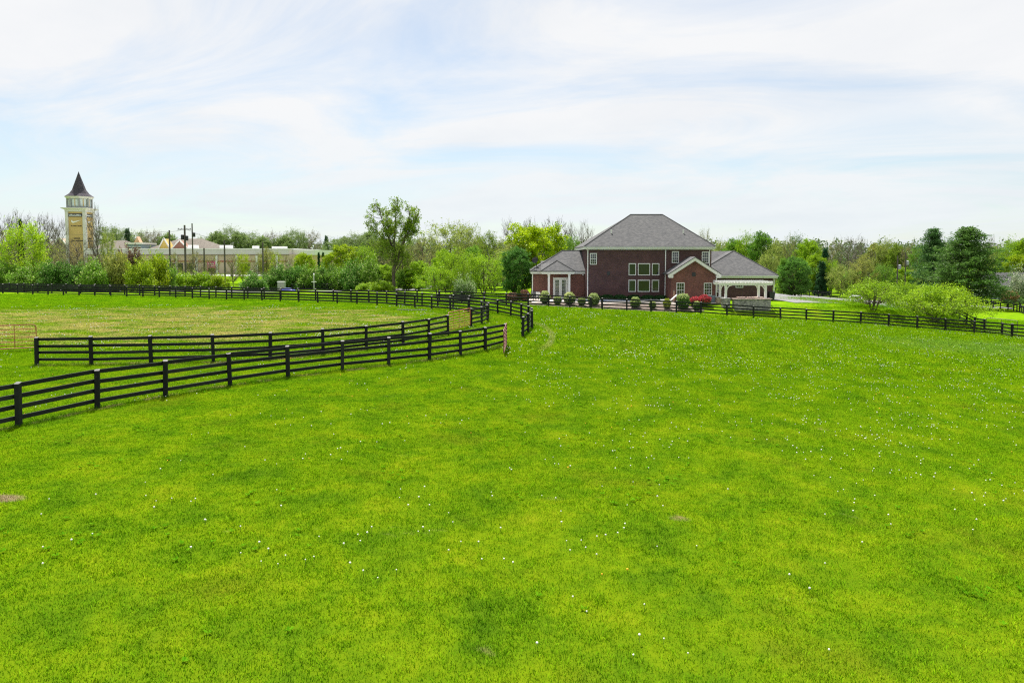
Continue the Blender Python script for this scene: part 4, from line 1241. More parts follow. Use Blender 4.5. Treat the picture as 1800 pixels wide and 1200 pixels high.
def wire(a, b_, sag, label):
    pts = []
    for k in range(13):
        u = k / 12
        pts.append((a[0] + (b_[0] - a[0]) * u, a[1] + (b_[1] - a[1]) * u, a[2] + (b_[2] - a[2]) * u - sag * 4 * u * (1 - u)))
    o = link("power_line", MB().tube([Vector(p) - Vector(a) for p in pts], 0.022, 5).mesh("power_line", M["dark"]), None, a)
    tag(o, label, "wire", "wires between the utility poles")
wire((spot(300, 133), 133, top_z(407, 133)), (spot(327, 133) - 0.6, 132.9, top_z(404, 133)), 0.15, "short wire joining the two poles nearest the tower")
wire((spot(327, 133) + 0.6, 132.9, top_z(404, 133)), (spot(396, 136), 136, top_z(424, 136)), 0.3, "wire sloping from the tall crossarm pole to the pole past the pink door")
wire((spot(396, 136), 136, top_z(424, 136)), (spot(463, 134), 134, top_z(428, 134)), 0.3, "wire between the pole past the pink door and the pole behind the dark bush")
wire((spot(300, 133), 133, top_z(407, 133)), (spot(-60, 140), 140, top_z(400, 140)), 1.0, "long wire crossing in front of the sign tower")

# ------------------------------------------------------------------ outlet tower
TW = Vector((-166.0, 263.5, tz(-166, 263.5)))
tw = root("sign_tower", "tall tan sign tower with octagonal lantern and dark pointed spire", "tower", TW, R(7))
tan = plain("tan_stucco", (0.50, 0.352, 0.135), 0.85, 0.08, 0.3)
stone = plain("pale_stone_trim", (0.56, 0.545, 0.51), 0.8, 0.06, 0.3)
W = 3.45
zc_ = 23.2
link("shaft", MB().box(-W + 0.15, W - 0.15, -W + 0.15, W - 0.15, -0.5, zc_).mesh("shaft", tan), tw)
for sx in (-1, 1):
    for sy in (-1, 1):
        link("corner_pilaster", MB().box(sx * (W - 0.35) - 0.55, sx * (W - 0.35) + 0.55, sy * (W - 0.35) - 0.55, sy * (W - 0.35) + 0.55, -0.5, zc_ - 0.02).mesh("corner_pilaster", stone), tw)
link("frieze", MB().box(-W - 0.25, W + 0.25, -W - 0.25, W + 0.25, zc_, zc_ + 0.75).mesh("frieze", stone), tw)
link("cornice", MB().add([(-W - 0.3, -W - 0.3, zc_ + 0.75), (W + 0.3, -W - 0.3, zc_ + 0.75), (W + 0.3, W + 0.3, zc_ + 0.75), (-W - 0.3, W + 0.3, zc_ + 0.75), (-W - 1.2, -W - 1.2, zc_ + 1.25), (W + 1.2, -W - 1.2, zc_ + 1.25), (W + 1.2, W + 1.2, zc_ + 1.25), (-W - 1.2, W + 1.2, zc_ + 1.25), (-W - 1.2, -W - 1.2, zc_ + 1.5), (W + 1.2, -W - 1.2, zc_ + 1.5), (W + 1.2, W + 1.2, zc_ + 1.5), (-W - 1.2, W + 1.2, zc_ + 1.5)],
     [(0, 1, 5, 4), (1, 2, 6, 5), (2, 3, 7, 6), (3, 0, 4, 7), (4, 5, 9, 8), (5, 6, 10, 9), (6, 7, 11, 10), (7, 4, 8, 11), (8, 9, 10, 11), (3, 2, 1, 0)]).mesh("cornice", stone), tw)
grey_trim = plain("grey_trim", (0.30, 0.31, 0.31), 0.7)
pale_glass = plain("pale_glass", (0.60, 0.66, 0.68), 0.15, 0.05)
zl0, zl1 = zc_ + 1.5, zc_ + 5.3
ro = 3.95
link("lantern", MB().lathe([(ro - 0.25, zl0), (ro - 0.25, zl1)], 8, a0=math.pi / 8).mesh("lantern", plain("lantern_glazing", (0.52, 0.58, 0.60), 0.25, 0.1)), tw)
for k in range(8):
    a = math.pi / 8 + k * math.pi / 4
    link("lantern_column", MB().box(ro * math.cos(a) - 0.3, ro * math.cos(a) + 0.3, ro * math.sin(a) - 0.3, ro * math.sin(a) + 0.3, zl0, zl1 - 0.01).mesh("lantern_column", grey_trim), tw)
link("lantern_rail", MB().lathe([(ro + 0.1, zl0), (ro + 0.1, zl0 + 0.5), (ro - 0.3, zl0 + 0.5)], 8, a0=math.pi / 8).mesh("lantern_rail", grey_trim), tw)
for k in range(8):
    a = k * math.pi / 4
    q = (ro - 0.25) * math.cos(math.pi / 8)
    o = link("window", MB().box(q - 0.02, q + 0.08, -1.0, 1.0, zl0 + 0.7, zl1 - 0.5).mesh("window", pale_glass), tw, None, (0, 0, a))
    link("window_mullion", MB().box(q + 0.08, q + 0.13, -0.16, 0.16, zl0 + 0.65, zl1 - 0.45).mesh("window_mullion", tan), o)
link("eave_ring", MB().lathe([(ro + 0.1, zl1 - 0.35), (ro + 0.5, zl1), (ro + 0.9, zl1 + 0.45), (ro + 0.9, zl1 + 0.6)], 8, a0=math.pi / 8).mesh("eave_ring", stone), tw)
link("spire", MB().lathe([(ro + 1.0, zl1 + 0.55), (ro - 0.6, zl1 + 1.75), (2.35, zl1 + 3.2), (1.55, zl1 + 5.6), (0.75, zl1 + 8.0), (0.0, zl1 + 10.3)], 8, a0=math.pi / 8).mesh("spire", M["slate"]), tw)
def face_signs(rz, nm):
    yF = -W + 0.15
    def p(name, mb, mat):
        return link(name, mb.mesh(name, mat), tw, None, (0, 0, rz))
    sp_ = p("name_sign", MB().box(-2.5, 2.3, yF - 0.16, yF, 21.3, 22.5), M["navy"])
    lt = MB(); x = -2.3
    rr_ = random.Random(3)
    while x < 2.0:
        w_ = rr_.choice((0.12, 0.2, 0.28)); h_ = rr_.choice((0.35, 0.45, 0.62))
        lt.box(x, x + w_, yF - 0.20, yF - 0.161, 21.62, 21.62 + h_); x += w_ + 0.1
    link("lettering", lt.mesh("lettering", M["white"]), sp_, None, (0, 0, 0))
    # tick-shaped emblem
    up = [(-1.55, 19.9), (-1.5, 19.35), (-1.15, 19.0), (-0.6, 19.05), (2.1, 20.1), (-0.4, 19.62), (-0.95, 19.55), (-1.2, 19.7), (-1.25, 20.15)]
    p("emblem", MB().prism(up, yF - 0.10, yF - 0.005), M["white"])
    for (zz, w0, w1, hh) in ((17.65, -1.75, 1.95, 0.34), (12.85, -0.9, 1.1, 0.55), (12.0, -1.75, 2.1, 0.42)):
        lt = MB(); x = w0
        while x < w1:
            w_ = rr_.choice((0.18, 0.26, 0.34))
            lt.box(x, x + w_, yF - 0.08, yF - 0.005, zz, zz + hh * rr_.choice((0.8, 1.0))); x += w_ + rr_.choice((0.07, 0.07, 0.22))
        p("lettering", lt, M["black"])
face_signs(0, "front"); face_signs(R(90), "side")

# ------------------------------------------------------------------ outlet shops
st_w = plain("beige_stucco", (0.52, 0.42, 0.31), 0.85, 0.08, 0.2)
st_g = plain("grey_parapet", (0.52, 0.51, 0.49), 0.8, 0.08, 0.2)
red_b = plain("red_stripe", (0.33, 0.10, 0.07), 0.8)
ylw = plain("yellow_stucco", (0.58, 0.44, 0.12), 0.85, 0.06, 0.3)
pinkm = plain("magenta_sign", (0.55, 0.02, 0.22), 0.5)
b0 = Vector((-112, 245, tz(-112, 245)))
hall = root("shopping_hall", "long low beige store building with grey parapet and red stripe", "building", b0)
def wp_(name, mb, mat, rt):
    o = link(name, mb.mesh(name, mat), rt); o.matrix_parent_inverse = Matrix.Translation(-Vector(rt.location)); return o
zb = b0.z - 0.5
wp_("wall", MB().box(-152, -78, 245, 285, zb, 6.4), st_w, hall)
wp_("parapet", MB().box(-152.4, -80, 244.4, 285.4, 6.4, 8.25), st_g, hall)
wp_("parapet_cap", MB().box(-152.6, -79.8, 244.2, 285.6, 8.25, 8.5), M["white"], hall)
wp_("shadow_band", MB().box(-152.5, -79.9, 244.3, 285.5, 6.15, 6.399), plain("brown_band", (0.20, 0.16, 0.13), 0.8), hall)
wp_("stripe", MB().box(-152.2, -80.5, 244.75, 244.998, 3.7, 4.15), red_b, hall)
wp_("end_block", MB().box(-84.5, -72.5, 250, 282, zb, 6.2), plain("tan_end_wall", (0.50, 0.36, 0.20), 0.85), hall)
wp_("end_parapet", MB().box(-85, -72, 249.5, 282.5, 6.2, 8.1), M["trim"], hall)
for (xx, w_) in ((-150, 5), (-143, 4), (-135.5, 6), (-124, 6), (-116.5, 2.5), (-98, 4), (-91, 4)):
    s_ = wp_("shop_window", MB().box(xx, xx + w_, 244.85, 244.997, 0.2, 3.2), M["dark"], hall)
    link("pane", MB().box(xx + 0.15, xx + w_ - 0.15, 244.80, 244.848, 0.35, 3.05).mesh("pane", M["glass"]), s_)
for k in range(10):
    xx = -149 + k * 7.2
    wp_("pilaster", MB().box(xx - 0.4, xx + 0.4, 244.6, 244.72, zb, 6.1), M["trim"], hall)
sd = wp_("store_door", MB().box(-109.0, -106.2, 244.5, 244.74, 0.3, 4.0), pinkm, hall)
link("glazing", MB().box(-108.8, -106.4, 244.42, 244.498, 0.3, 1.5).mesh("glazing", M["glass"]), sd)
lt = MB()
for zz in (2.2, 2.9):
    for k in range(5):
        lt.box(-108.7 + 0.46 * k, -108.4 + 0.46 * k, 244.45, 244.498, zz, zz + 0.28)
link("lettering", lt.mesh("lettering", M["trim"]), sd)
for (xx, yy, w_, d_, h_) in ((-112, 262, 4, 3, 1.4), (-128, 270, 3, 3, 1.6), (-92, 262, 5, 3, 0.9), (-101, 266, 2, 2, 1.2)):
    wp_("roof_unit", MB().box(xx, xx + w_, yy, yy + d_, 8.3, 8.6 + h_), M["white"], hall)

def gable_shop(label, x0, x1, y0, y1, ze, zr, wallm, roofm, gables=(), blue=False):
    c_ = Vector(((x0 + x1) / 2, y0, tz((x0 + x1) / 2, y0)))
    rt = root("store_building", label, "building", c_)
    wp_("wall", MB().box(x0, x1, y0, y1, c_.z - 0.5, ze), wallm, rt)
    ins = min((x1 - x0) * 0.3, (y1 - y0) * 0.5); ym = (y0 + y1) / 2
    A_, B_, C_, D_ = (x0 - 0.8, y0 - 0.8, ze - 0.1), (x1 + 0.8, y0 - 0.8, ze - 0.1), (x1 + 0.8, y1 + 0.8, ze - 0.1), (x0 - 0.8, y1 + 0.8, ze - 0.1)
    Ra_, Rb_ = (x0 + ins, ym, zr), (x1 - ins, ym, zr)
    wp_("roof", slab([(A_, B_, Rb_, Ra_), (B_, C_, Rb_), (C_, D_, Ra_, Rb_), (D_, A_, Ra_)], 0.25), roofm, rt)
    wp_("fascia", eaves(x0 - 0.75, x1 + 0.75, y0 - 0.75, y1 + 0.75, ze - 0.36, 0.5, th=0.1), M["trim"], rt)
    for (gx_, gw, gh, gm) in gables:
        zb_ = ze - 0.2
        wp_("front_gable", MB().prism([(gx_ - gw, zb_), (gx_ + gw, zb_), (gx_, zb_ + gh)], y0 - 1.6, y0 + 3), gm, rt)
        for s in (-1, 1):
            wp_("gable_trim", MB().bar((gx_ + s * (gw + 0.3), y0 - 1.75, zb_ - 0.1), (gx_, y0 - 1.75, zb_ + gh + 0.25), 0.3, 0.5), M["white"], rt)
    return rt
gable_shop("brown-roofed store with a yellow pointed gable behind the poles", -155, -130, 292, 316, 9.0, 13.6, st_w, M["brown_roof"], ((-147.6, 2.3, 4.4, ylw), (-141.0, 3.4, 3.6, plain("red_brick_gable", (0.28, 0.14, 0.10), 0.8))))
gable_shop("brown-roofed store between the tower and the blue shopfront", -177, -162.5, 286, 306, 8.6, 12.6, st_w, M["brown_roof"])
gable_shop("brown-roofed store with a white-edged gable behind the lime tree", -207, -187.5, 290, 310, 9.0, 12.6, st_w, M["brown_roof"], ((-190.5, 4.0, 4.6, st_w),))
bs = root("store_building", "blue-grey two-storey shopfront with a small peach gable", "building", (-158.4, 288, tz(-158.4, 288)))
bl = plain("blue_grey_siding", (0.20, 0.27, 0.31), 0.8)
wp_("wall", MB().box(-161.6, -155.2, 287, 298, bs.location.z - 0.5, 10.8), bl, bs)
wp_("cornice", MB().box(-162.0, -154.8, 286.6, 298.4, 10.8, 11.5), M["trim"], bs)
wp_("front_gable", MB().prism([(-158.4, 11.5), (-155.9, 11.5), (-157.1, 14.0)], 286.7, 289), plain("peach_stucco", (0.60, 0.38, 0.24), 0.8), bs)
for xx in (-161.3, -159.2, -157.1):
    w_ = wp_("window", MB().box(xx - 0.1, xx + 1.6, 286.85, 286.997, 6.2, 9.8), M["trim"], bs)
    link("pane", MB().box(xx + 0.1, xx + 1.5, 286.78, 286.848, 6.4, 9.6).mesh("pane", M["glass"]), w_)
sm = root("store_building", "small tan flat-roofed building on the rise beyond the lime trees", "building", (-90, 380, tz(-90, 380)))
wp_("wall", MB().box(-96, -83.5, 380, 395, -1, 10.6), st_w, sm)
wp_("parapet", MB().box(-96.4, -83.1, 379.6, 395.4, 10.6, 11.4), M["brown_roof"], sm)
wp_("base_band", MB().box(-96.2, -83.3, 379.8, 379.999, 8.2, 8.8), plain("brown_trim", (0.14, 0.10, 0.08), 0.8), sm)

# grey neighbouring house at the far right
nz_ = tz(141, 196)
nh = root("neighbour_house", "grey-roofed neighbouring house with a pale gable and chimney beyond the pine", "house", (144, 196, nz_))
grey_s = plain("pale_siding", (0.50, 0.53, 0.55), 0.7)
ze = nz_ + 4.6
wp_("wall", MB().prism([(147.5, nz_ - 1), (158, nz_ - 1), (158, ze), (152.7, ze + 4.6), (147.5, ze)], 192, 204), grey_s, nh)
wp_("wing_wall", MB().box(137, 147.45, 195, 204, nz_ - 1, ze - 0.7), grey_s, nh)
wp_("roof", slab([((136.4, 194.2, ze - 0.8), (147.4, 194.2, ze - 0.8), (150.2, 199.5, ze + 3.2), (139.2, 199.5, ze + 3.2)), ((147.4, 204.8, ze - 0.8), (136.4, 204.8, ze - 0.8), (139.2, 199.5, ze + 3.2), (150.2, 199.5, ze + 3.2)), ((136.4, 204.8, ze - 0.8), (136.4, 194.2, ze - 0.8), (139.2, 199.5, ze + 3.2))], 0.2), M["shingle"], nh)
wp_("gable_roof", slab([((146.9, 191.3, ze - 0.45), (152.7, 191.3, ze + 4.75), (152.7, 204.6, ze + 4.75), (146.9, 204.6, ze - 0.45)), ((152.7, 191.3, ze + 4.75), (158.6, 191.3, ze - 0.45), (158.6, 204.6, ze - 0.45), (152.7, 204.6, ze + 4.75))], 0.2), M["shingle"], nh)
wp_("chimney", MB().box(150.2, 152.0, 196.5, 198, ze, ze + 6.2), grey_s, nh)
wp_("chimney_cap", MB().box(150.0, 152.2, 196.3, 198.2, ze + 6.2, ze + 6.5), M["dark"], nh)
for (a_, b_) in ((150.0, 151.2), (154.0, 155.2)):
    w_ = wp_("window", MB().box(a_ - 0.12, b_ + 0.12, 191.9, 191.998, nz_ + 1.5, nz_ + 3.4), M["white"], nh)
    link("pane", MB().box(a_, b_, 191.84, 191.898, nz_ + 1.62, nz_ + 3.28).mesh("pane", M["glass"]), w_)
w_ = wp_("window", MB().box(140, 142.2, 194.9, 194.998, nz_ + 1.2, nz_ + 3.0), M["white"], nh)
link("pane", MB().box(140.15, 142.05, 194.84, 194.898, nz_ + 1.35, nz_ + 2.85).mesh("pane", M["glass"]), w_)

# ------------------------------------------------------------------ trees and shrubs
class Tree:
    """grows limbs (tubes) and leaf faces; everything is then stored as two meshes, trunk and crown"""
    def __init__(self, seed):
        self.r = np.random.RandomState(seed)
        self.wood = MB(); self.L = []; self.Lm = []
    def limb(self, a, b_, r0, r1, n=5, seg=4, bow=0.12, lift=0.0):
        a = np.array(a, float); b_ = np.array(b_, float); d = b_ - a; L = np.linalg.norm(d)
        off = self.r.randn(3) * bow * L * 0.5 + np.array([0, 0, lift * L])
        pts = []; rad = []
        for i in range(seg + 1):
            u = i / seg
            pts.append(a + d * u + off * math.sin(math.pi * u) + self.r.randn(3) * 0.015 * L * (0 < i < seg)); rad.append(r0 + (r1 - r0) * u)
        self.wood.tube(pts, rad, n, 0, False)
        return pts
    def leaves(self, c, n, sig, size, mat=0, flat=1.0, tilt=0.5, aspect=0.62, outward=None):
        r = self.r
        P = np.asarray(c) + r.randn(n, 3) * np.array([sig, sig, sig * flat])
        nv = r.randn(n, 3) + np.array([0, 0, tilt])
        if outward is not None:
            nv = nv + (P - outward) * 2.0
        nv /= np.linalg.norm(nv, axis=1)[:, None] + 1e-9
        t_ = r.randn(n, 3); a = np.cross(nv, t_); a /= np.linalg.norm(a, axis=1)[:, None] + 1e-9
        b_ = np.cross(nv, a)
        s = size * (0.6 + 0.8 * r.rand(n))[:, None]
        self.L.append(np.stack([P - a * s, P - b_ * s * aspect, P + a * s, P + b_ * s * aspect], 1)); self.Lm.append(np.full(n, mat))
    def finish(self, nm, bark, leafm, wood_name="trunk"):
        wd = self.wood.mesh("trunk", bark, True)
        cr = None
        if self.L:
            V = np.concatenate(self.L); k = np.arange(len(V)) * 4
            cr = mesh_np("crown", V.reshape(-1, 3), [np.stack([k, k + 1, k + 2, k + 3], 1)], leafm, np.concatenate(self.Lm))
        return wd, cr

def broad(seed, H, Rr, base=0.25, K=26, sub=7, n=26, leaf=0.16, tr=0.2, stems=1, shape="round", bark="bark", clump=0.9, sparse=1.0, mats=("leaf",), blossom=0.0, twigs=0, tilt=0.5, thick=1.0):
    """a broadleaf tree: stems, limbs to clumps of foliage, twigs to sub-clumps, leaves"""
    T_ = Tree(seed); r = T_.r
    tops = []
    for s in range(stems):
        a = 2 * math.pi * s / stems + r.rand()
        sp = 0.0 if stems == 1 else Rr * (0.30 + 0.25 * r.rand())
        tip = (math.cos(a) * sp + r.randn() * 0.1, math.sin(a) * sp + r.randn() * 0.1, H * (0.80 + 0.12 * r.rand()))
        b0_ = (math.cos(a) * 0.12 * (stems > 1), math.sin(a) * 0.12 * (stems > 1), -0.15)
        tops.append(T_.limb(b0_, tip, tr * (1.0 if stems == 1 else 0.75), tr * 0.18, 7, 8, 0.05))
    for k in range(K):
        u = (k + r.rand()) / K
        h = base + (1 - base) * u
        if shape == "round":
            prof = math.sqrt(max(0.02, 1 - ((h - (base + 1) / 2) / ((1 - base) / 2)) ** 2))
        elif shape == "vase":
            prof = (0.35 + 0.65 * math.sin(min(1, (h - base) / (1 - base) * 1.25) * math.pi / 2)) * (1.0 if h < 0.86 else 0.72)
        elif shape == "cone":
            prof = (1.04 - h) / (1.04 - base)
        elif shape == "umbrella":
            prof = math.sqrt(max(0.04, 1 - ((h - base) / (1 - base)) ** 2)) * (0.55 + 0.45 * min(1, (h - base) / 0.12 / (1 - base) + 0.2))
        else:
            prof = 1.0 if h < 0.85 else 0.8
        ang = r.rand() * 2 * math.pi if K < 8 else (k * 2.399963 + r.randn() * 0.35)
        rad = Rr * prof * (0.35 + 0.65 * math.sqrt(r.rand())) * (0.9 + 0.25 * r.rand())
        c = np.array([rad * math.cos(ang), rad * math.sin(ang), h * H])
        st = tops[int(np.argmin([np.hypot(q[4][0] - c[0], q[4][1] - c[1]) for q in tops]))]
        want = max(base * H * 0.55, c[2] - rad * (0.6 + 0.5 * r.rand()) - 0.1 * H)
        zi = [p[2] for p in st]; j = int(np.clip(np.searchsorted(zi, want), 1, len(st) - 2))
        lr = tr * (0.16 + 0.3 * (1 - h)) * thick
        T_.limb(st[j], c, lr, lr * 0.3, 4, 4, 0.10, 0.05)
        cs = clump * (0.75 + 0.5 * r.rand())
        for q in range(sub):
            p = c + r.randn(3) * np.array([cs, cs, cs * 0.75]) * 0.62
            T_.limb(c if r.rand() < 0.6 else (c + np.array(st[j])) / 2, p, lr * 0.3, lr * 0.14, 3, 2, 0.08)
            for w in range(twigs):
                d = (p - np.array([0, 0, H * base])); d /= np.linalg.norm(d) + 1e-6
                e = p + (d * 0.9 + r.randn(3) * 0.55 + np.array([0, 0, 0.35])) * cs * 0.8
                T_.limb(p, e, lr * 0.14 + 0.006 * thick, 0.006 * thick, 3, 2, 0.1)
                if n:
                    T_.leaves(e, max(1, n // 4), 0.12 * cs, leaf * 0.8, 0, 1.0, tilt)
            nn = int(n * sparse * (0.6 + 0.8 * r.rand()))
            if nn:
                nb = int(nn * blossom)
                T_.leaves(p, nn - nb, cs * 0.34, leaf, 0, 0.8, tilt)
                if nb:
                    T_.leaves(p + np.array([0, 0, cs * 0.12]), nb, cs * 0.36, leaf * 0.85, 1, 0.8, tilt)
    return T_.finish("tree", M[bark], [M[x] for x in mats])

def pine(seed, H, Rr, limbs=150, tr=0.35):
    """an old pine: upswept limbs at uneven heights, each ending in plumes of needles"""
    T_ = Tree(seed); r = T_.r
    T_.limb((0, 0, -0.2), (r.randn() * 0.2, r.randn() * 0.2, H * 0.95), tr, 0.05, 8, 10, 0.02)
    for k in range(limbs):
        u = ((k + r.rand()) / limbs) ** 0.9
        h = 0.05 + 0.90 * u
        prof = (1 - u) ** 0.74 * (0.78 + 0.44 * r.rand()) + 0.07
        ang = k * 2.399963 + r.randn() * 0.3
        L = Rr * prof * (0.72 + 0.38 * r.rand())
        a = np.array([0, 0, h * H]); e = np.array([math.cos(ang) * L, math.sin(ang) * L, h * H + L * (0.02 + 0.45 * u + 0.14 * r.randn()) + 0.3])
        pts = T_.limb(a, e, tr * 0.20 * (1 - u) + 0.03, 0.015, 4, 5, 0.05, -0.05)
        ns = max(3, int(L * 1.7))
        for s in range(ns):
            v = 0.30 + 0.74 * (s + r.rand()) / ns
            i = min(4, int(v * 5)); f = min(1.0, v * 5 - i)
            p = pts[i] * (1 - f) + pts[i + 1] * f if v < 1 else e
            sp = 0.25 + 0.09 * L
            p = p + np.array([r.randn() * sp, r.randn() * sp, 0.10 + r.rand() * 0.25])
            T_.leaves(p, 34, 0.36, 0.20, 0, 0.55, 0.8, 0.30)
    return T_.finish("pine", M["bark"], [M["leaf"]])

def globe(seed, Rr, n=3200, leaf=0.055, mats=("leaf",), top=None, squash=0.85, stems=7):
    """a clipped, roundish shrub: leaves through a shell with a ragged surface"""
    T_ = Tree(seed); r = T_.r
    for s in range(stems):
        a = 2 * math.pi * s / stems
        T_.limb((math.cos(a) * 0.06, math.sin(a) * 0.06, -0.1), (math.cos(a) * Rr * 0.6, math.sin(a) * Rr * 0.6, Rr * (0.8 + 0.5 * r.rand())), 0.025, 0.008, 4, 3, 0.1)
    d = r.randn(n, 3); d /= np.linalg.norm(d, axis=1)[:, None]
    lump = 1 + 0.07 * np.sin(d[:, 0] * 7 + seed) * np.sin(d[:, 1] * 6) + 0.05 * np.sin(d[:, 2] * 9 + 2 * seed)
    rad = Rr * (0.55 + 0.45 * r.rand(n) ** 0.5) * lump
    P = d * rad[:, None]; P[:, 2] = P[:, 2] * squash + Rr * squash * 0.98
    nv = d + r.randn(n, 3) * 0.7; nv /= np.linalg.norm(nv, axis=1)[:, None]
    a = np.cross(nv, r.randn(n, 3)); a /= np.linalg.norm(a, axis=1)[:, None]; b_ = np.cross(nv, a)
    s = leaf * (0.6 + 0.8 * r.rand(n))[:, None]
    mi = np.zeros(n, int)
    if top is not None:
        mi = ((d[:, 2] + r.randn(n) * 0.25 > top) & (rad > Rr * 0.8)).astype(int)
    T_.L.append(np.stack([P - a * s, P - b_ * s * 0.65, P + a * s, P + b_ * s * 0.65], 1)); T_.Lm.append(mi)
    return T_.finish("globe", M["bark"], [M[x] for x in mats])

def thicket(seed, W_, H, K=34, n=60, leaf=0.11, mats=("leaf",), blossom=0.0):
    """a broad arching shrub that reaches the ground, with canes escaping from the outline"""
    T_ = Tree(seed); r = T_.r
    def tuft(p, m_):
        nb = int(m_ * blossom)
        T_.leaves(p, m_ - nb, 0.27, leaf, 0, 0.8, 0.5)
        if nb:
            T_.leaves(p + np.array([0, 0, 0.12]), nb, 0.27, leaf * 0.9, 1, 0.6, 0.9)
    for k in range(K):
        a = r.rand() * 2 * math.pi; rr = math.sqrt(r.rand()) * 0.95
        h = (0.10 + 0.9 * r.rand()) * math.sqrt(max(0.05, 1 - rr * rr * 0.8)) * (0.6 + 0.55 * r.rand())
        c = np.array([math.cos(a) * rr * W_, math.sin(a) * rr * W_, h * H])
        T_.limb((r.randn() * 0.25, r.randn() * 0.25, -0.1), c, 0.05, 0.012, 4, 4, 0.1, 0.12)
        for q in range(5):
            p = c + r.randn(3) * np.array([0.6, 0.6, 0.45]) * W_ * 0.24
            p[2] = max(p[2], 0.12)
            tuft(p, n)
    for k in range(K // 2):
        a = r.rand() * 2 * math.pi; L = 0.35 + 0.75 * r.rand()
        e = np.array([math.cos(a) * L * W_, math.sin(a) * L * W_, H * (1.08 - 0.35 * L + 0.14 * r.randn())])
        pts = T_.limb((math.cos(a) * 0.2, math.sin(a) * 0.2, -0.1), e, 0.045, 0.01, 4, 6, 0.06, 0.16)
        for p in pts[3:]:
            tuft(np.asarray(p) + r.randn(3) * 0.1, n // 3)
    return T_.finish("thicket", M["bark"], [M[x] for x in mats])

PR = {
    "lime0": (broad(1, 10, 4.2, 0.14, 54, 7, 52, 0.15, 0.22), 10, 4.6),
    "lime1": (broad(2, 10, 4.2, 0.10, 70, 7, 62, 0.15, 0.2, stems=3, shape="vase"), 10, 4.8),
    "airy0": (broad(3, 12, 4.4, 0.22, 44, 8, 22, 0.12, 0.2, shape="vase", twigs=2), 12, 4.8),
    "airy1": (broad(4, 12, 4.0, 0.20, 42, 8, 24, 0.12, 0.22, shape="round", twigs=2), 12, 4.5),
    "airy2": (broad(14, 12, 4.6, 0.18, 48, 8, 26, 0.125, 0.22, stems=2, shape="round", twigs=2), 12, 5.0),
    "dense0": (broad(5, 11, 4.2, 0.10, 60, 8, 52, 0.145, 0.24), 11, 4.7),
    "dense1": (broad(6, 11, 3.4, 0.06, 56, 8, 50, 0.145, 0.22, shape="cone"), 11, 3.9),
    "bare0": (broad(7, 12, 3.8, 0.25, 34, 6, 0, 0.1, 0.2, shape="vase", bark="twig", twigs=3, thick=2.6), 12, 4.6),
    "bare1": (broad(8, 12, 3.2, 0.22, 32, 6, 4, 0.09, 0.18, shape="round", bark="twig", twigs=3, thick=2.6), 12, 4.0),
    "bud0": (broad(9, 12, 4.2, 0.20, 40, 7, 9, 0.12, 0.2, shape="vase", bark="twig", twigs=2, thick=2.0), 12, 4.8),
    "bud1": (broad(10, 12, 3.8, 0.18, 38, 7, 11, 0.12, 0.2, shape="round", bark="twig", twigs=2, thick=2.0), 12, 4.4),
    "fruit0": (broad(11, 4.6, 3.6, 0.30, 44, 7, 26, 0.085, 0.16, stems=4, shape="umbrella", clump=0.75), 4.6, 4.0),
    "fruit1": (broad(12, 4.6, 4.4, 0.26, 58, 7, 40, 0.085, 0.17, stems=5, shape="umbrella", clump=0.8), 4.6, 4.8),
    "fruit2": (broad(13, 6.0, 4.4, 0.22, 56, 7, 26, 0.09, 0.15, stems=4, shape="vase", clump=0.85), 6.0, 4.8),
    "pine0": (pine(21, 16, 6.2, 170), 16, 6.2),
    "pine1": (pine(22, 15, 4.4, 130), 15, 4.4),
    "cone": (broad(23, 8, 1.7, 0.03, 60, 6, 34, 0.12, 0.12, shape="cone", clump=0.5), 8, 1.9),
    "bush0": (thicket(31, 2.6, 3.4, 40, 54, 0.12, ("leaf", "cream"), 0.12), 3.4, 2.9),
    "bush1": (thicket(32, 2.8, 3.6, 42, 56, 0.12, ("leaf", "cream"), 0.06), 3.6, 3.1),
    "blossom": (thicket(33, 2.0, 2.6, 34, 54, 0.09, ("leaf", "white_bl"), 0.14), 2.6, 2.3),
    "globe0": (globe(41, 0.66, 3600, 0.05, ("leaf", "cream"), 0.15), 1.12, 0.66),
    "globe1": (globe(42, 0.66, 3600, 0.05, ("leaf", "cream"), 0.38), 1.12, 0.66),
    "azalea": (globe(43, 0.8, 4200, 0.055, ("leaf", "coral"), -0.25, 0.75), 1.2, 0.8),
    "mound": (globe(44, 0.6, 2600, 0.05, ("leaf",), None, 0.8), 0.95, 0.6),
    "tall": None,
}
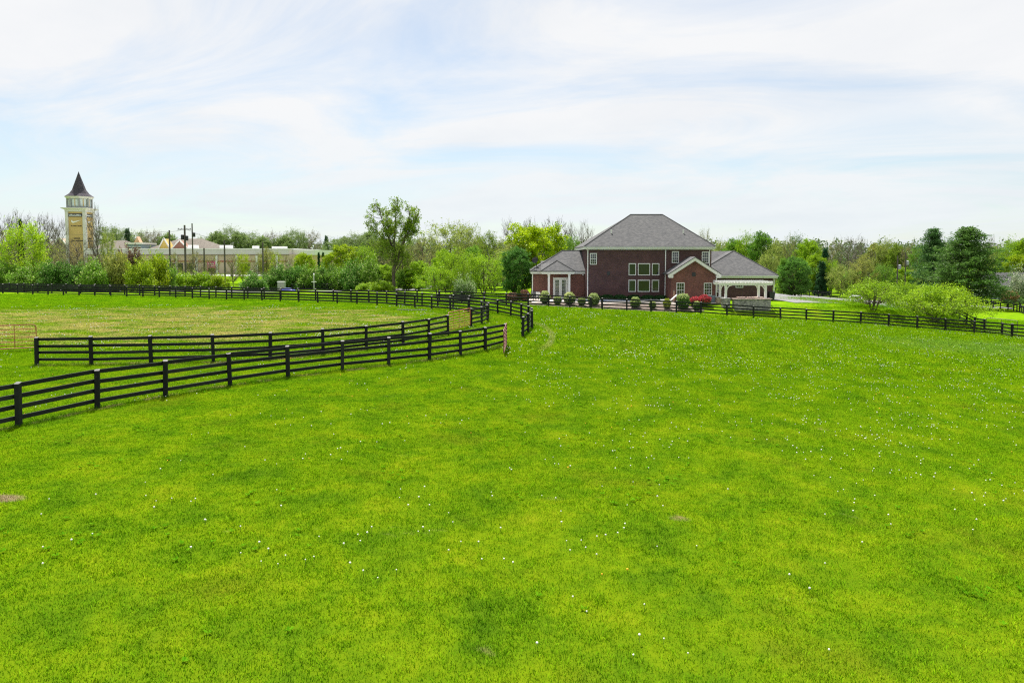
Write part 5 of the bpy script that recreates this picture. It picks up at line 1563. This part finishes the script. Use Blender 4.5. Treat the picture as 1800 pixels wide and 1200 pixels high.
# the tall open tree: hand-placed scaffold limbs, airy foliage
def tall_tree():
    T_ = Tree(77); r = T_.r
    st = T_.limb((0, 0, -0.3), (0.15, 0, 7.2), 0.42, 0.28, 9, 6, 0.01)
    def big(a, e, r0, kids):
        pts = T_.limb(a, e, r0, r0 * 0.3, 6, 7, 0.06, 0.03)
        for q in range(kids):
            v = 0.30 + 0.72 * (q + 0.6 * r.rand()) / kids
            i = min(6, int(v * 7)); p0 = pts[min(i, 7)]
            d = np.array(e) - np.array(a); d = d / np.linalg.norm(d)
            k = p0 + (d * 0.5 + r.randn(3) * np.array([0.62, 0.62, 0.5])) * (0.95 + 0.5 * r.rand())
            T_.limb(p0, k, r0 * 0.32, 0.035, 4, 3, 0.1)
            for w in range(7):
                e2 = k + r.randn(3) * np.array([0.5, 0.5, 0.48])
                T_.limb(k, e2, 0.03, 0.012, 3, 2, 0.1)
                T_.leaves(e2, 22, 0.22, 0.125, 0, 0.9, 0.3)
    A0 = np.array(st[-1])
    big(A0, (-3.1, 0.8, 14.4), 0.19, 14)
    big(A0, (-1.3, -0.6, 13.6), 0.14, 10)
    big(A0, (0.9, -0.5, 16.0), 0.20, 15)
    big(A0 * 0.96, (-5.0, -0.8, 11.6), 0.14, 11)
    big(np.array(st[5]), (-4.6, 1.0, 8.4), 0.10, 8)
    big(np.array(st[3]), (3.7, 0.4, 14.0), 0.24, 15)
    big(np.array([2.3, 0.2, 8.6]), (5.6, -1.0, 13.2), 0.13, 13)
    big(np.array([2.1, 0.2, 7.9]), (4.6, 0.9, 10.6), 0.10, 9)
    big(np.array(st[2]), (2.8, -0.6, 6.2), 0.10, 9)
    big(np.array(st[4]), (-1.4, -0.8, 7.6), 0.08, 8)
    big(np.array(st[4]), (0.8, 1.2, 7.9), 0.08, 8)
    return T_.finish("tall", M["bark"], [M["leaf"]])
PR["tall"] = (tall_tree(), 16.5, 5.4)

TREE_RNG = random.Random(4)
def plant(kind, px, Y, ytop, wpx, col, label, group=None, name="tree", cat="tree", x=None, h=None, w=None, rz=None):
    (wd, cr), H0, R0 = PR[kind]
    x = spot(px, Y) if x is None else x
    z = tz(x, Y)
    h = (top_z(ytop, Y) - z) if h is None else h
    w = (wpx / 1200.0 * Y / 2) if w is None else w
    rt = root(name, label, cat, (x, Y, z), TREE_RNG.uniform(0, 6.28) if rz is None else rz, group, (w / R0, w / R0, h / H0))
    tr_ = link("trunk" if cat == "tree" else "stems", wd, rt)
    if cr is not None:
        c = link("crown", cr, rt)
        j = TREE_RNG.uniform(0.9, 1.1)
        c.color = (col[0] * j, col[1] * j, col[2] * j, 1)
    return rt

LIME = (0.284, 0.404, 0.013); YEL = (0.361, 0.499, 0.010); BRIGHT = (0.249, 0.413, 0.017); GREEN = (0.170, 0.330, 0.034)
PALE = (0.292, 0.370, 0.077); OLIVE = (0.284, 0.318, 0.069); DARK = (0.100, 0.235, 0.034); PINE = (0.082, 0.172, 0.032); BUD = (0.267, 0.275, 0.095); GREY = (0.146, 0.189, 0.086); BROWN = (0.172, 0.112, 0.077)

# --- hero trees
plant("tall", 692, 119, 343, 108, (0.23, 0.35, 0.035), "tall open tree with forked grey trunk standing alone above the roadside hedge", rz=0.0, w=4.35)
plant("bud1", 710, 122, 428, 44, PALE, "slim young tree close beside the tall forked tree")
plant("fruit2", 800, 97, 446, 84, BRIGHT, "upright lime-green fruit tree with dark stems behind the lane fence", name="fruit_tree")
plant("fruit2", 850, 100, 452, 104, BRIGHT, "widest lime-green fruit tree, spreading towards the house", name="fruit_tree")
plant("fruit0", 770, 94, 471, 84, BRIGHT, "low lime-green fruit tree nearest the tall forked tree", name="fruit_tree")
plant("blossom", 816, 92, 489, 46, (0.20, 0.31, 0.10), "grey-green bush with white blossom before the fruit trees", name="blossom_bush", cat="bush")
plant("fruit0", 1535, 82.0, 498, 108, BRIGHT, "smaller spreading fruit tree with a forked trunk behind the long fence", name="fruit_tree", rz=0.6)
plant("fruit1", 1648, 80.5, 508, 150, (0.29, 0.47, 0.018), "wide spreading bright yellow-green fruit tree by the end of the long fence", name="fruit_tree", rz=2.2)
plant("fruit0", 1590, 90, 502, 84, BRIGHT, "fruit tree standing behind and between the two spreading ones", name="fruit_tree")
plant("pine0", 1699, 137, 400, 152, PINE, "broad dark green pine, the largest evergreen above the sloping field", name="pine_tree")
plant("pine1", 1638, 150, 402, 80, (0.060, 0.145, 0.038), "narrower dark pine close behind the broad one", name="pine_tree")
plant("lime1", 945, 128, 402, 104, YEL, "rounded yellow-green tree glowing behind the low wing of the house")
plant("dense0", 908, 96.5, 440, 60, (0.085, 0.215, 0.035), "dense dark green tree at the corner of the low wing")
plant("dense0", 1397, 150, 457, 58, DARK, "round dark green maple beyond the driveway fence")
plant("dense1", 1377, 152, 459, 30, GREEN, "narrow green tree squeezed between the garage and the round maple")
plant("cone", 1450, 172, 440, 20, (0.03, 0.10, 0.045), "thin blue-green conifer in the wood past the round maple", name="conifer")
plant("cone", 1444, 164, 462, 24, (0.035, 0.10, 0.04), "second dark conifer below the thin one", name="conifer")
plant("airy2", 47, 116, 402, 84, (0.33, 0.50, 0.015), "bright lime tree at the left of the sign tower")
plant("lime0", 601, 140, 434, 66, LIME, "yellow-lime tree above the middle of the roadside hedge")
plant("airy2", 641, 142, 438, 50, BRIGHT, "lime tree touching the tall forked tree's left side")
plant("lime0", 535, 150, 447, 40, LIME, "small lime tree at the end of the long store building")
plant("cone", 561, 165, 446, 9, (0.03, 0.09, 0.03), "left one of two thin dark cypresses behind the hedge", name="cypress")
plant("cone", 568.5, 165, 446, 10, (0.03, 0.09, 0.03), "right one of two thin dark cypresses behind the hedge", name="cypress")

# --- rows of trees, each told apart by its place in the row
ORD = ["first", "second", "third", "fourth", "fifth", "sixth", "seventh", "eighth", "ninth", "tenth", "eleventh", "twelfth", "thirteenth", "fourteenth", "fifteenth", "sixteenth", "seventeenth", "eighteenth", "nineteenth", "twentieth"]
def row(items, where, group, cat="tree", name="tree", noun="tree"):
    cnt = {}
    for (desc, kind, px, Y, yt, wpx, col) in sorted(items, key=lambda q: q[2]):
        cnt[desc] = cnt.get(desc, 0) + 1
    seen = {}
    for (desc, kind, px, Y, yt, wpx, col) in sorted(items, key=lambda q: q[2]):
        seen[desc] = seen.get(desc, 0) + 1
        o = (ORD[seen[desc] - 1] + " ") if cnt[desc] > 1 else ""
        tail = ", left to right" if cnt[desc] > 1 else ""
        plant(kind, px, Y, yt, wpx, col, f"{o}{desc} {noun} {where}{tail}", group, name=name, cat=cat)
# roadside shrubs by the back fence of the paddock
row([("dark leafy", "bush1", 8, 112, 466, 62, GREEN), ("dark leafy", "bush0", 52, 110, 470, 58, GREEN), ("dark leafy", "bush1", 96, 111, 463, 60, DARK), ("dark leafy", "bush1", 134, 112, 466, 56, DARK),
     ("dark leafy", "bush0", 170, 111, 464, 56, GREEN), ("olive", "bush1", 206, 113, 447, 44, OLIVE), ("brown twiggy", "bush1", 231, 118, 440, 40, BROWN), ("yellow-green", "bush1", 248, 110, 462, 48, (0.28, 0.40, 0.02)),
     ("yellow-green", "bush1", 272, 116, 450, 46, LIME), ("dark leafy", "bush0", 286, 118, 458, 40, GREEN)],
    "by the back fence near the tower", "shrubs near the tower", "bush", "shrub", "shrub")
row([("cream-flecked", "bush0", 447, 120, 483, 46, DARK), ("cream-flecked", "bush0", 486, 126, 473, 50, DARK), ("cream-flecked", "bush1", 514, 127, 470, 52, DARK), ("cream-flecked", "bush0", 545, 127, 473, 50, GREEN),
     ("cream-flecked", "bush0", 572, 128, 471, 50, DARK), ("cream-flecked", "bush1", 601, 127, 472, 50, GREEN), ("cream-flecked", "bush0", 628, 125, 465, 56, DARK), ("cream-flecked", "bush0", 650, 124, 462, 50, GREEN),
     ("low bright", "bush1", 668, 117, 495, 46, BRIGHT), ("low bright", "bush1", 640, 118, 499, 30, BRIGHT)],
    "in the blossoming hedge along the road", "roadside hedge", "bush", "hedge_shrub", "shrub")
row([("low weedy", "bush1", 318, 124, 482, 40, BRIGHT), ("low weedy", "bush1", 350, 126, 480, 44, BRIGHT), ("low weedy", "bush1", 385, 128, 484, 40, LIME), ("thin budding", "bud1", 345, 140, 446, 40, BUD), ("thin budding", "bud0", 372, 142, 452, 30, OLIVE), ("thin budding", "bud1", 308, 138, 448, 30, OLIVE), ("thin budding", "bud1", 410, 140, 452, 28, BUD)],
    "among the utility poles", "scrub among the poles", "bush", "scrub_bush", "bush")
# bare and budding trees round the tower
row([("bare grey", "bare0", 8, 135, 388, 60, GREY), ("bare grey", "bare1", 34, 140, 386, 44, GREY), ("bare grey", "bare0", 66, 150, 386, 54, GREY), ("bare grey", "bare1", 88, 152, 392, 40, GREY), ("bare grey", "bare0", 106, 150, 393, 36, GREY),
     ("bare grey", "bare0", 137, 126, 424, 54, GREY), ("bare grey", "bare1", 171, 128, 378, 34, GREY), ("slim pale", "airy0", 191, 125, 415, 30, PALE), ("olive budding", "bud1", 20, 128, 412, 60, OLIVE), ("olive budding", "bud1", 90, 130, 432, 60, OLIVE), ("olive budding", "bud0", 122, 124, 448, 50, BUD), ("olive budding", "bud1", 158, 122, 452, 44, BUD), ("pointed dark", "cone", 40, 128, 392, 14, (0.04, 0.09, 0.03))],
    "round the foot of the sign tower", "trees round the tower")
# trees right in front of the stores
row([("yellowish airy", "airy0", 426, 150, 450, 30, YEL), ("yellowish airy", "airy1", 470, 150, 440, 34, OLIVE), ("yellowish airy", "bud1", 486, 146, 446, 30, YEL), ("yellowish airy", "bud0", 450, 152, 455, 24, PALE), ("yellowish airy", "bud0", 508, 150, 452, 26, OLIVE)],
    "in front of the long store building", "trees before the stores")
# skyline beyond the stores
sky_items = []
for i, (px, yt, w_, kd) in enumerate([(188, 404, 30, 0), (208, 407, 26, 1), (226, 405, 14, 3), (243, 413, 26, 1), (262, 411, 22, 2), (276, 410, 20, 2), (296, 414, 22, 1), (366, 420, 26, 1), (384, 412, 24, 1), (404, 406, 24, 0), (421, 412, 22, 1), (443, 414, 24, 1), (462, 419, 22, 1), (482, 412, 24, 2), (500, 418, 24, 1), (516, 410, 22, 0), (530, 413, 16, 0), (548, 411, 22, 2), (574, 417, 12, 3), (590, 424, 24, 1), (606, 420, 26, 1), (627, 416, 28, 0), (648, 412, 26, 1), (664, 420, 26, 0), (684, 424, 28, 1), (730, 424, 24, 1)]):
    desc, kind, col = [("rounded green", "airy2", (0.20, 0.28, 0.10)), ("soft green", "airy2" if i % 2 else "dense0", (0.20, 0.29, 0.09)), ("bare brownish", "bud1", (0.24, 0.24, 0.15)), ("dark pointed", "cone", (0.10, 0.17, 0.10))][kd]
    sky_items.append((desc, kind, px, 345 + (i * 37) % 70, yt, w_ * (1.9 if kd < 3 else 1.3), col))
row(sky_items, "on the skyline beyond the stores", "skyline trees beyond the stores")
# wood between the tall tree and the house
row([("olive budding", "bud1", 742, 138, 425, 62, BUD), ("olive budding", "bud0", 722, 140, 440, 50, OLIVE), ("pale feathery", "airy0", 790, 135, 401, 100, PALE), ("pale feathery", "airy0", 822, 142, 404, 60, PALE), ("olive budding", "bud1", 835, 136, 425, 54, OLIVE), ("mid green", "dense0", 832, 118, 438, 44, GREEN), ("mid green", "dense0", 782, 118, 444, 50, BRIGHT),
     ("pale feathery", "airy1", 861, 132, 415, 60, (0.2, 0.3, 0.03)), ("olive budding", "bud1", 885, 132, 430, 60, BUD), ("bare grey", "bare0", 905, 145, 395, 62, GREY), ("bare grey", "bare1", 932, 150, 398, 50, GREY), ("bare grey", "bare0", 975, 145, 392, 66, GREY), ("bare grey", "bare1", 1002, 150, 405, 40, GREY), ("bare grey", "bare1", 1026, 150, 402, 38, GREY),
     ("olive budding", "airy1", 900, 125, 432, 70, PALE), ("mid green", "airy2", 1003, 142, 422, 46, GREEN), ("olive budding", "bud1", 760, 126, 448, 60, OLIVE), ("olive budding", "bud0", 700, 132, 448, 60, BUD), ("mid green", "dense0", 735, 120, 462, 50, BRIGHT), ("olive budding", "bud1", 870, 118, 455, 60, PALE), ("mid green", "dense0", 680, 126, 468, 44, BRIGHT), ("mid green", "dense0", 715, 121, 474, 44, GREEN)],
    "between the tall forked tree and the house", "wood beside the house")
# wood behind and past the garage
right_items = []
L_ = [(1238, 410, 26, "bud0", "budding", BUD), (1268, 428, 40, "airy0", "pale", PALE), (1290, 426, 46, "dense0", "mid green", GREEN), (1312, 420, 50, "airy2", "leafy green", BRIGHT), (1338, 415, 50, "dense0", "mid green", (0.13, 0.28, 0.03)), (1364, 428, 46, "airy1", "pale", PALE), (1386, 424, 30, "bud1", "budding", OLIVE), (1396, 420, 36, "airy0", "leafy green", (0.12, 0.22, 0.04)), (1420, 427, 52, "dense0", "mid green", BRIGHT),
      (1432, 452, 46, "dense0", "leafy green", BRIGHT), (1462, 430, 40, "bud1", "budding", BUD), (1490, 424, 62, "bare0", "bare", GREY), (1478, 470, 44, "airy1", "pale", PALE), (1512, 430, 50, "bare1", "bare", GREY), (1516, 455, 50, "airy1", "leafy green", OLIVE), (1540, 435, 50, "dense0", "mid green", OLIVE), (1556, 430, 44, "airy2", "pale", PALE), (1576, 436, 44, "dense0", "mid green", (0.2, 0.3, 0.03)),
      (1600, 434, 44, "bud1", "budding", BUD), (1618, 438, 46, "airy2", "leafy green", GREEN), (1552, 470, 50, "airy2", "leafy green", GREEN), (1502, 478, 44, "dense0", "mid green", GREEN), (1584, 474, 46, "dense0", "mid green", BRIGHT), (1612, 478, 44, "airy2", "pale", PALE), (1740, 428, 40, "bare1", "bare", GREY), (1752, 440, 44, "airy1", "pale", PALE), (1775, 430, 46, "airy2", "leafy green", BRIGHT), (1796, 428, 50, "dense0", "mid green", BRIGHT), (1792, 452, 56, "lime0", "yellow-lime", LIME), (1815, 436, 50, "airy2", "pale", PALE),
      (1350, 452, 44, "airy2", "leafy green", PALE), (1410, 474, 30, "dense1", "mid green", BRIGHT), (1462, 462, 36, "airy0", "leafy green", BRIGHT)]
for i, (px, yt, w_, kind, desc, col) in enumerate(L_):
    Yd = 178 + (i * 29) % 34 if yt < 446 else 160 + (i * 13) % 12
    if px > 1735:
        Yd += 40
    right_items.append((desc, kind, px, Yd, yt, w_, col))
row(right_items, "in the wood past the garage", "wood past the garage")
plant("blossom", 1797, 178, 478, 44, (0.25, 0.30, 0.20), "hazy pale bush in front of the grey neighbouring house", name="pale_bush", cat="bush")
plant("mound", 1776, 170, 0, 0, (0.24, 0.16, 0.08), "rusty orange shrub before the grey neighbouring house", name="rusty_shrub", cat="bush", h=3.2, w=2.0)

# far woodland that reads as one mass along the horizon
fw = Tree(91)
for i in range(520):
    Yd = fw.r.uniform(470, 700); px = fw.r.uniform(-150, 2000)
    x_ = (px - 900) / 1200 * Yd
    zt_ = top_z(fw.r.uniform(424, 438), Yd); z0_ = tz(x_, Yd)
    for q in range(9):
        hh = z0_ + (zt_ - z0_) * (0.15 + 0.85 * (q + fw.r.rand()) / 9)
        fw.leaves((x_ + fw.r.randn() * 3.0, Yd, hh), 22, 2.0, 1.0, 0, 0.8, 0.5)
wd_, cr_ = fw.finish("far", M["bark"], [M["leaf"]])
fo = link("far_woodland", cr_); fo["kind"] = "stuff"; fo["label"] = "distant woodland closing the horizon"; fo["category"] = "woodland"
fo.color = (0.135, 0.19, 0.085, 1)

# --- shrubs before the house
gl_ = [(958, 81.0, 1.32, 1.55, "globe0", "large cream-topped globe shrub nearest the white air conditioner"), (980, 80.6, 0.98, 1.1, "globe1", "small globe shrub before the french doors"), (1001, 80.8, 1.40, 1.5, "globe0", "large globe shrub before the porch column"),
       (1022.5, 80.5, 0.96, 1.05, "globe1", "small globe shrub between the porch and the main wall"), (1043.5, 80.6, 1.44, 1.5, "globe0", "large globe shrub beside the arched walk gate"), (1117, 80.3, 1.26, 1.3, "globe0", "cream-topped globe shrub below the large windows"),
       (1147, 80.2, 0.85, 0.95, "globe1", "small pale globe shrub beside the lounger"), (1172.5, 80.3, 0.92, 1.25, "mound", "yellow-green bushy shrub before the gable's near corner"), (1201, 80.4, 1.62, 1.95, "globe1", "biggest round green shrub before the gable window"), (1225, 80.2, 0.9, 1.15, "globe1", "green shrub in front of the coral azalea")]
for (px, Yd, dia, hh, kind, lab) in gl_:
    plant(kind, px, Yd, 0, 0, (0.30, 0.36, 0.05) if kind == "mound" else ((0.085, 0.19, 0.03) if px > 1190 else (0.12, 0.21, 0.05)), lab, "shrubs in the garden bed", name="garden_shrub", cat="shrub", h=hh, w=dia / 2)
plant("azalea", 1222, 81.6, 0, 0, (0.10, 0.18, 0.04), "coral-pink azalea, the half nearer the big green shrub", "azaleas in bloom", name="azalea", cat="azalea", h=1.15, w=0.7)
plant("azalea", 1238, 81.8, 0, 0, (0.10, 0.18, 0.04), "coral-pink azalea, the fuller half nearer the blue-grey cabinet", "azaleas in bloom", name="azalea", cat="azalea", h=1.35, w=0.8)
plant("cone", 912, 84.0, 0, 0, (0.17, 0.30, 0.03), "small bright green cone shrub at the lawn edge", name="cone_shrub", cat="shrub", h=1.9, w=0.35)
plant("mound", 901, 84.0, 0, 0, (0.20, 0.115, 0.085), "purple-brown mound shrub on the lawn side of the little cone", name="barberry", cat="shrub", h=1.15, w=0.85)
plant("mound", 922, 84.2, 0, 0, (0.20, 0.10, 0.075), "purple-brown mound shrub between the little cone and the garden chair", name="barberry", cat="shrub", h=1.45, w=0.75)
for k, xx in enumerate((10.6, 12.2, 13.8, 15.6, 17.4, 19.0)):
    plant("mound", 0, 87.3, 0, 0, (0.035, 0.10, 0.03), ["dark green foundation shrub nearest the downspout by the low wing", "second dark foundation shrub from the low wing", "dark foundation shrub left of the large windows", "dark foundation shrub under the wide window", "dark foundation shrub under the last narrow window", "dark foundation shrub nearest the gable"][k], "foundation shrubs", name="foundation_shrub", cat="shrub", x=xx, h=0.75, w=0.9)
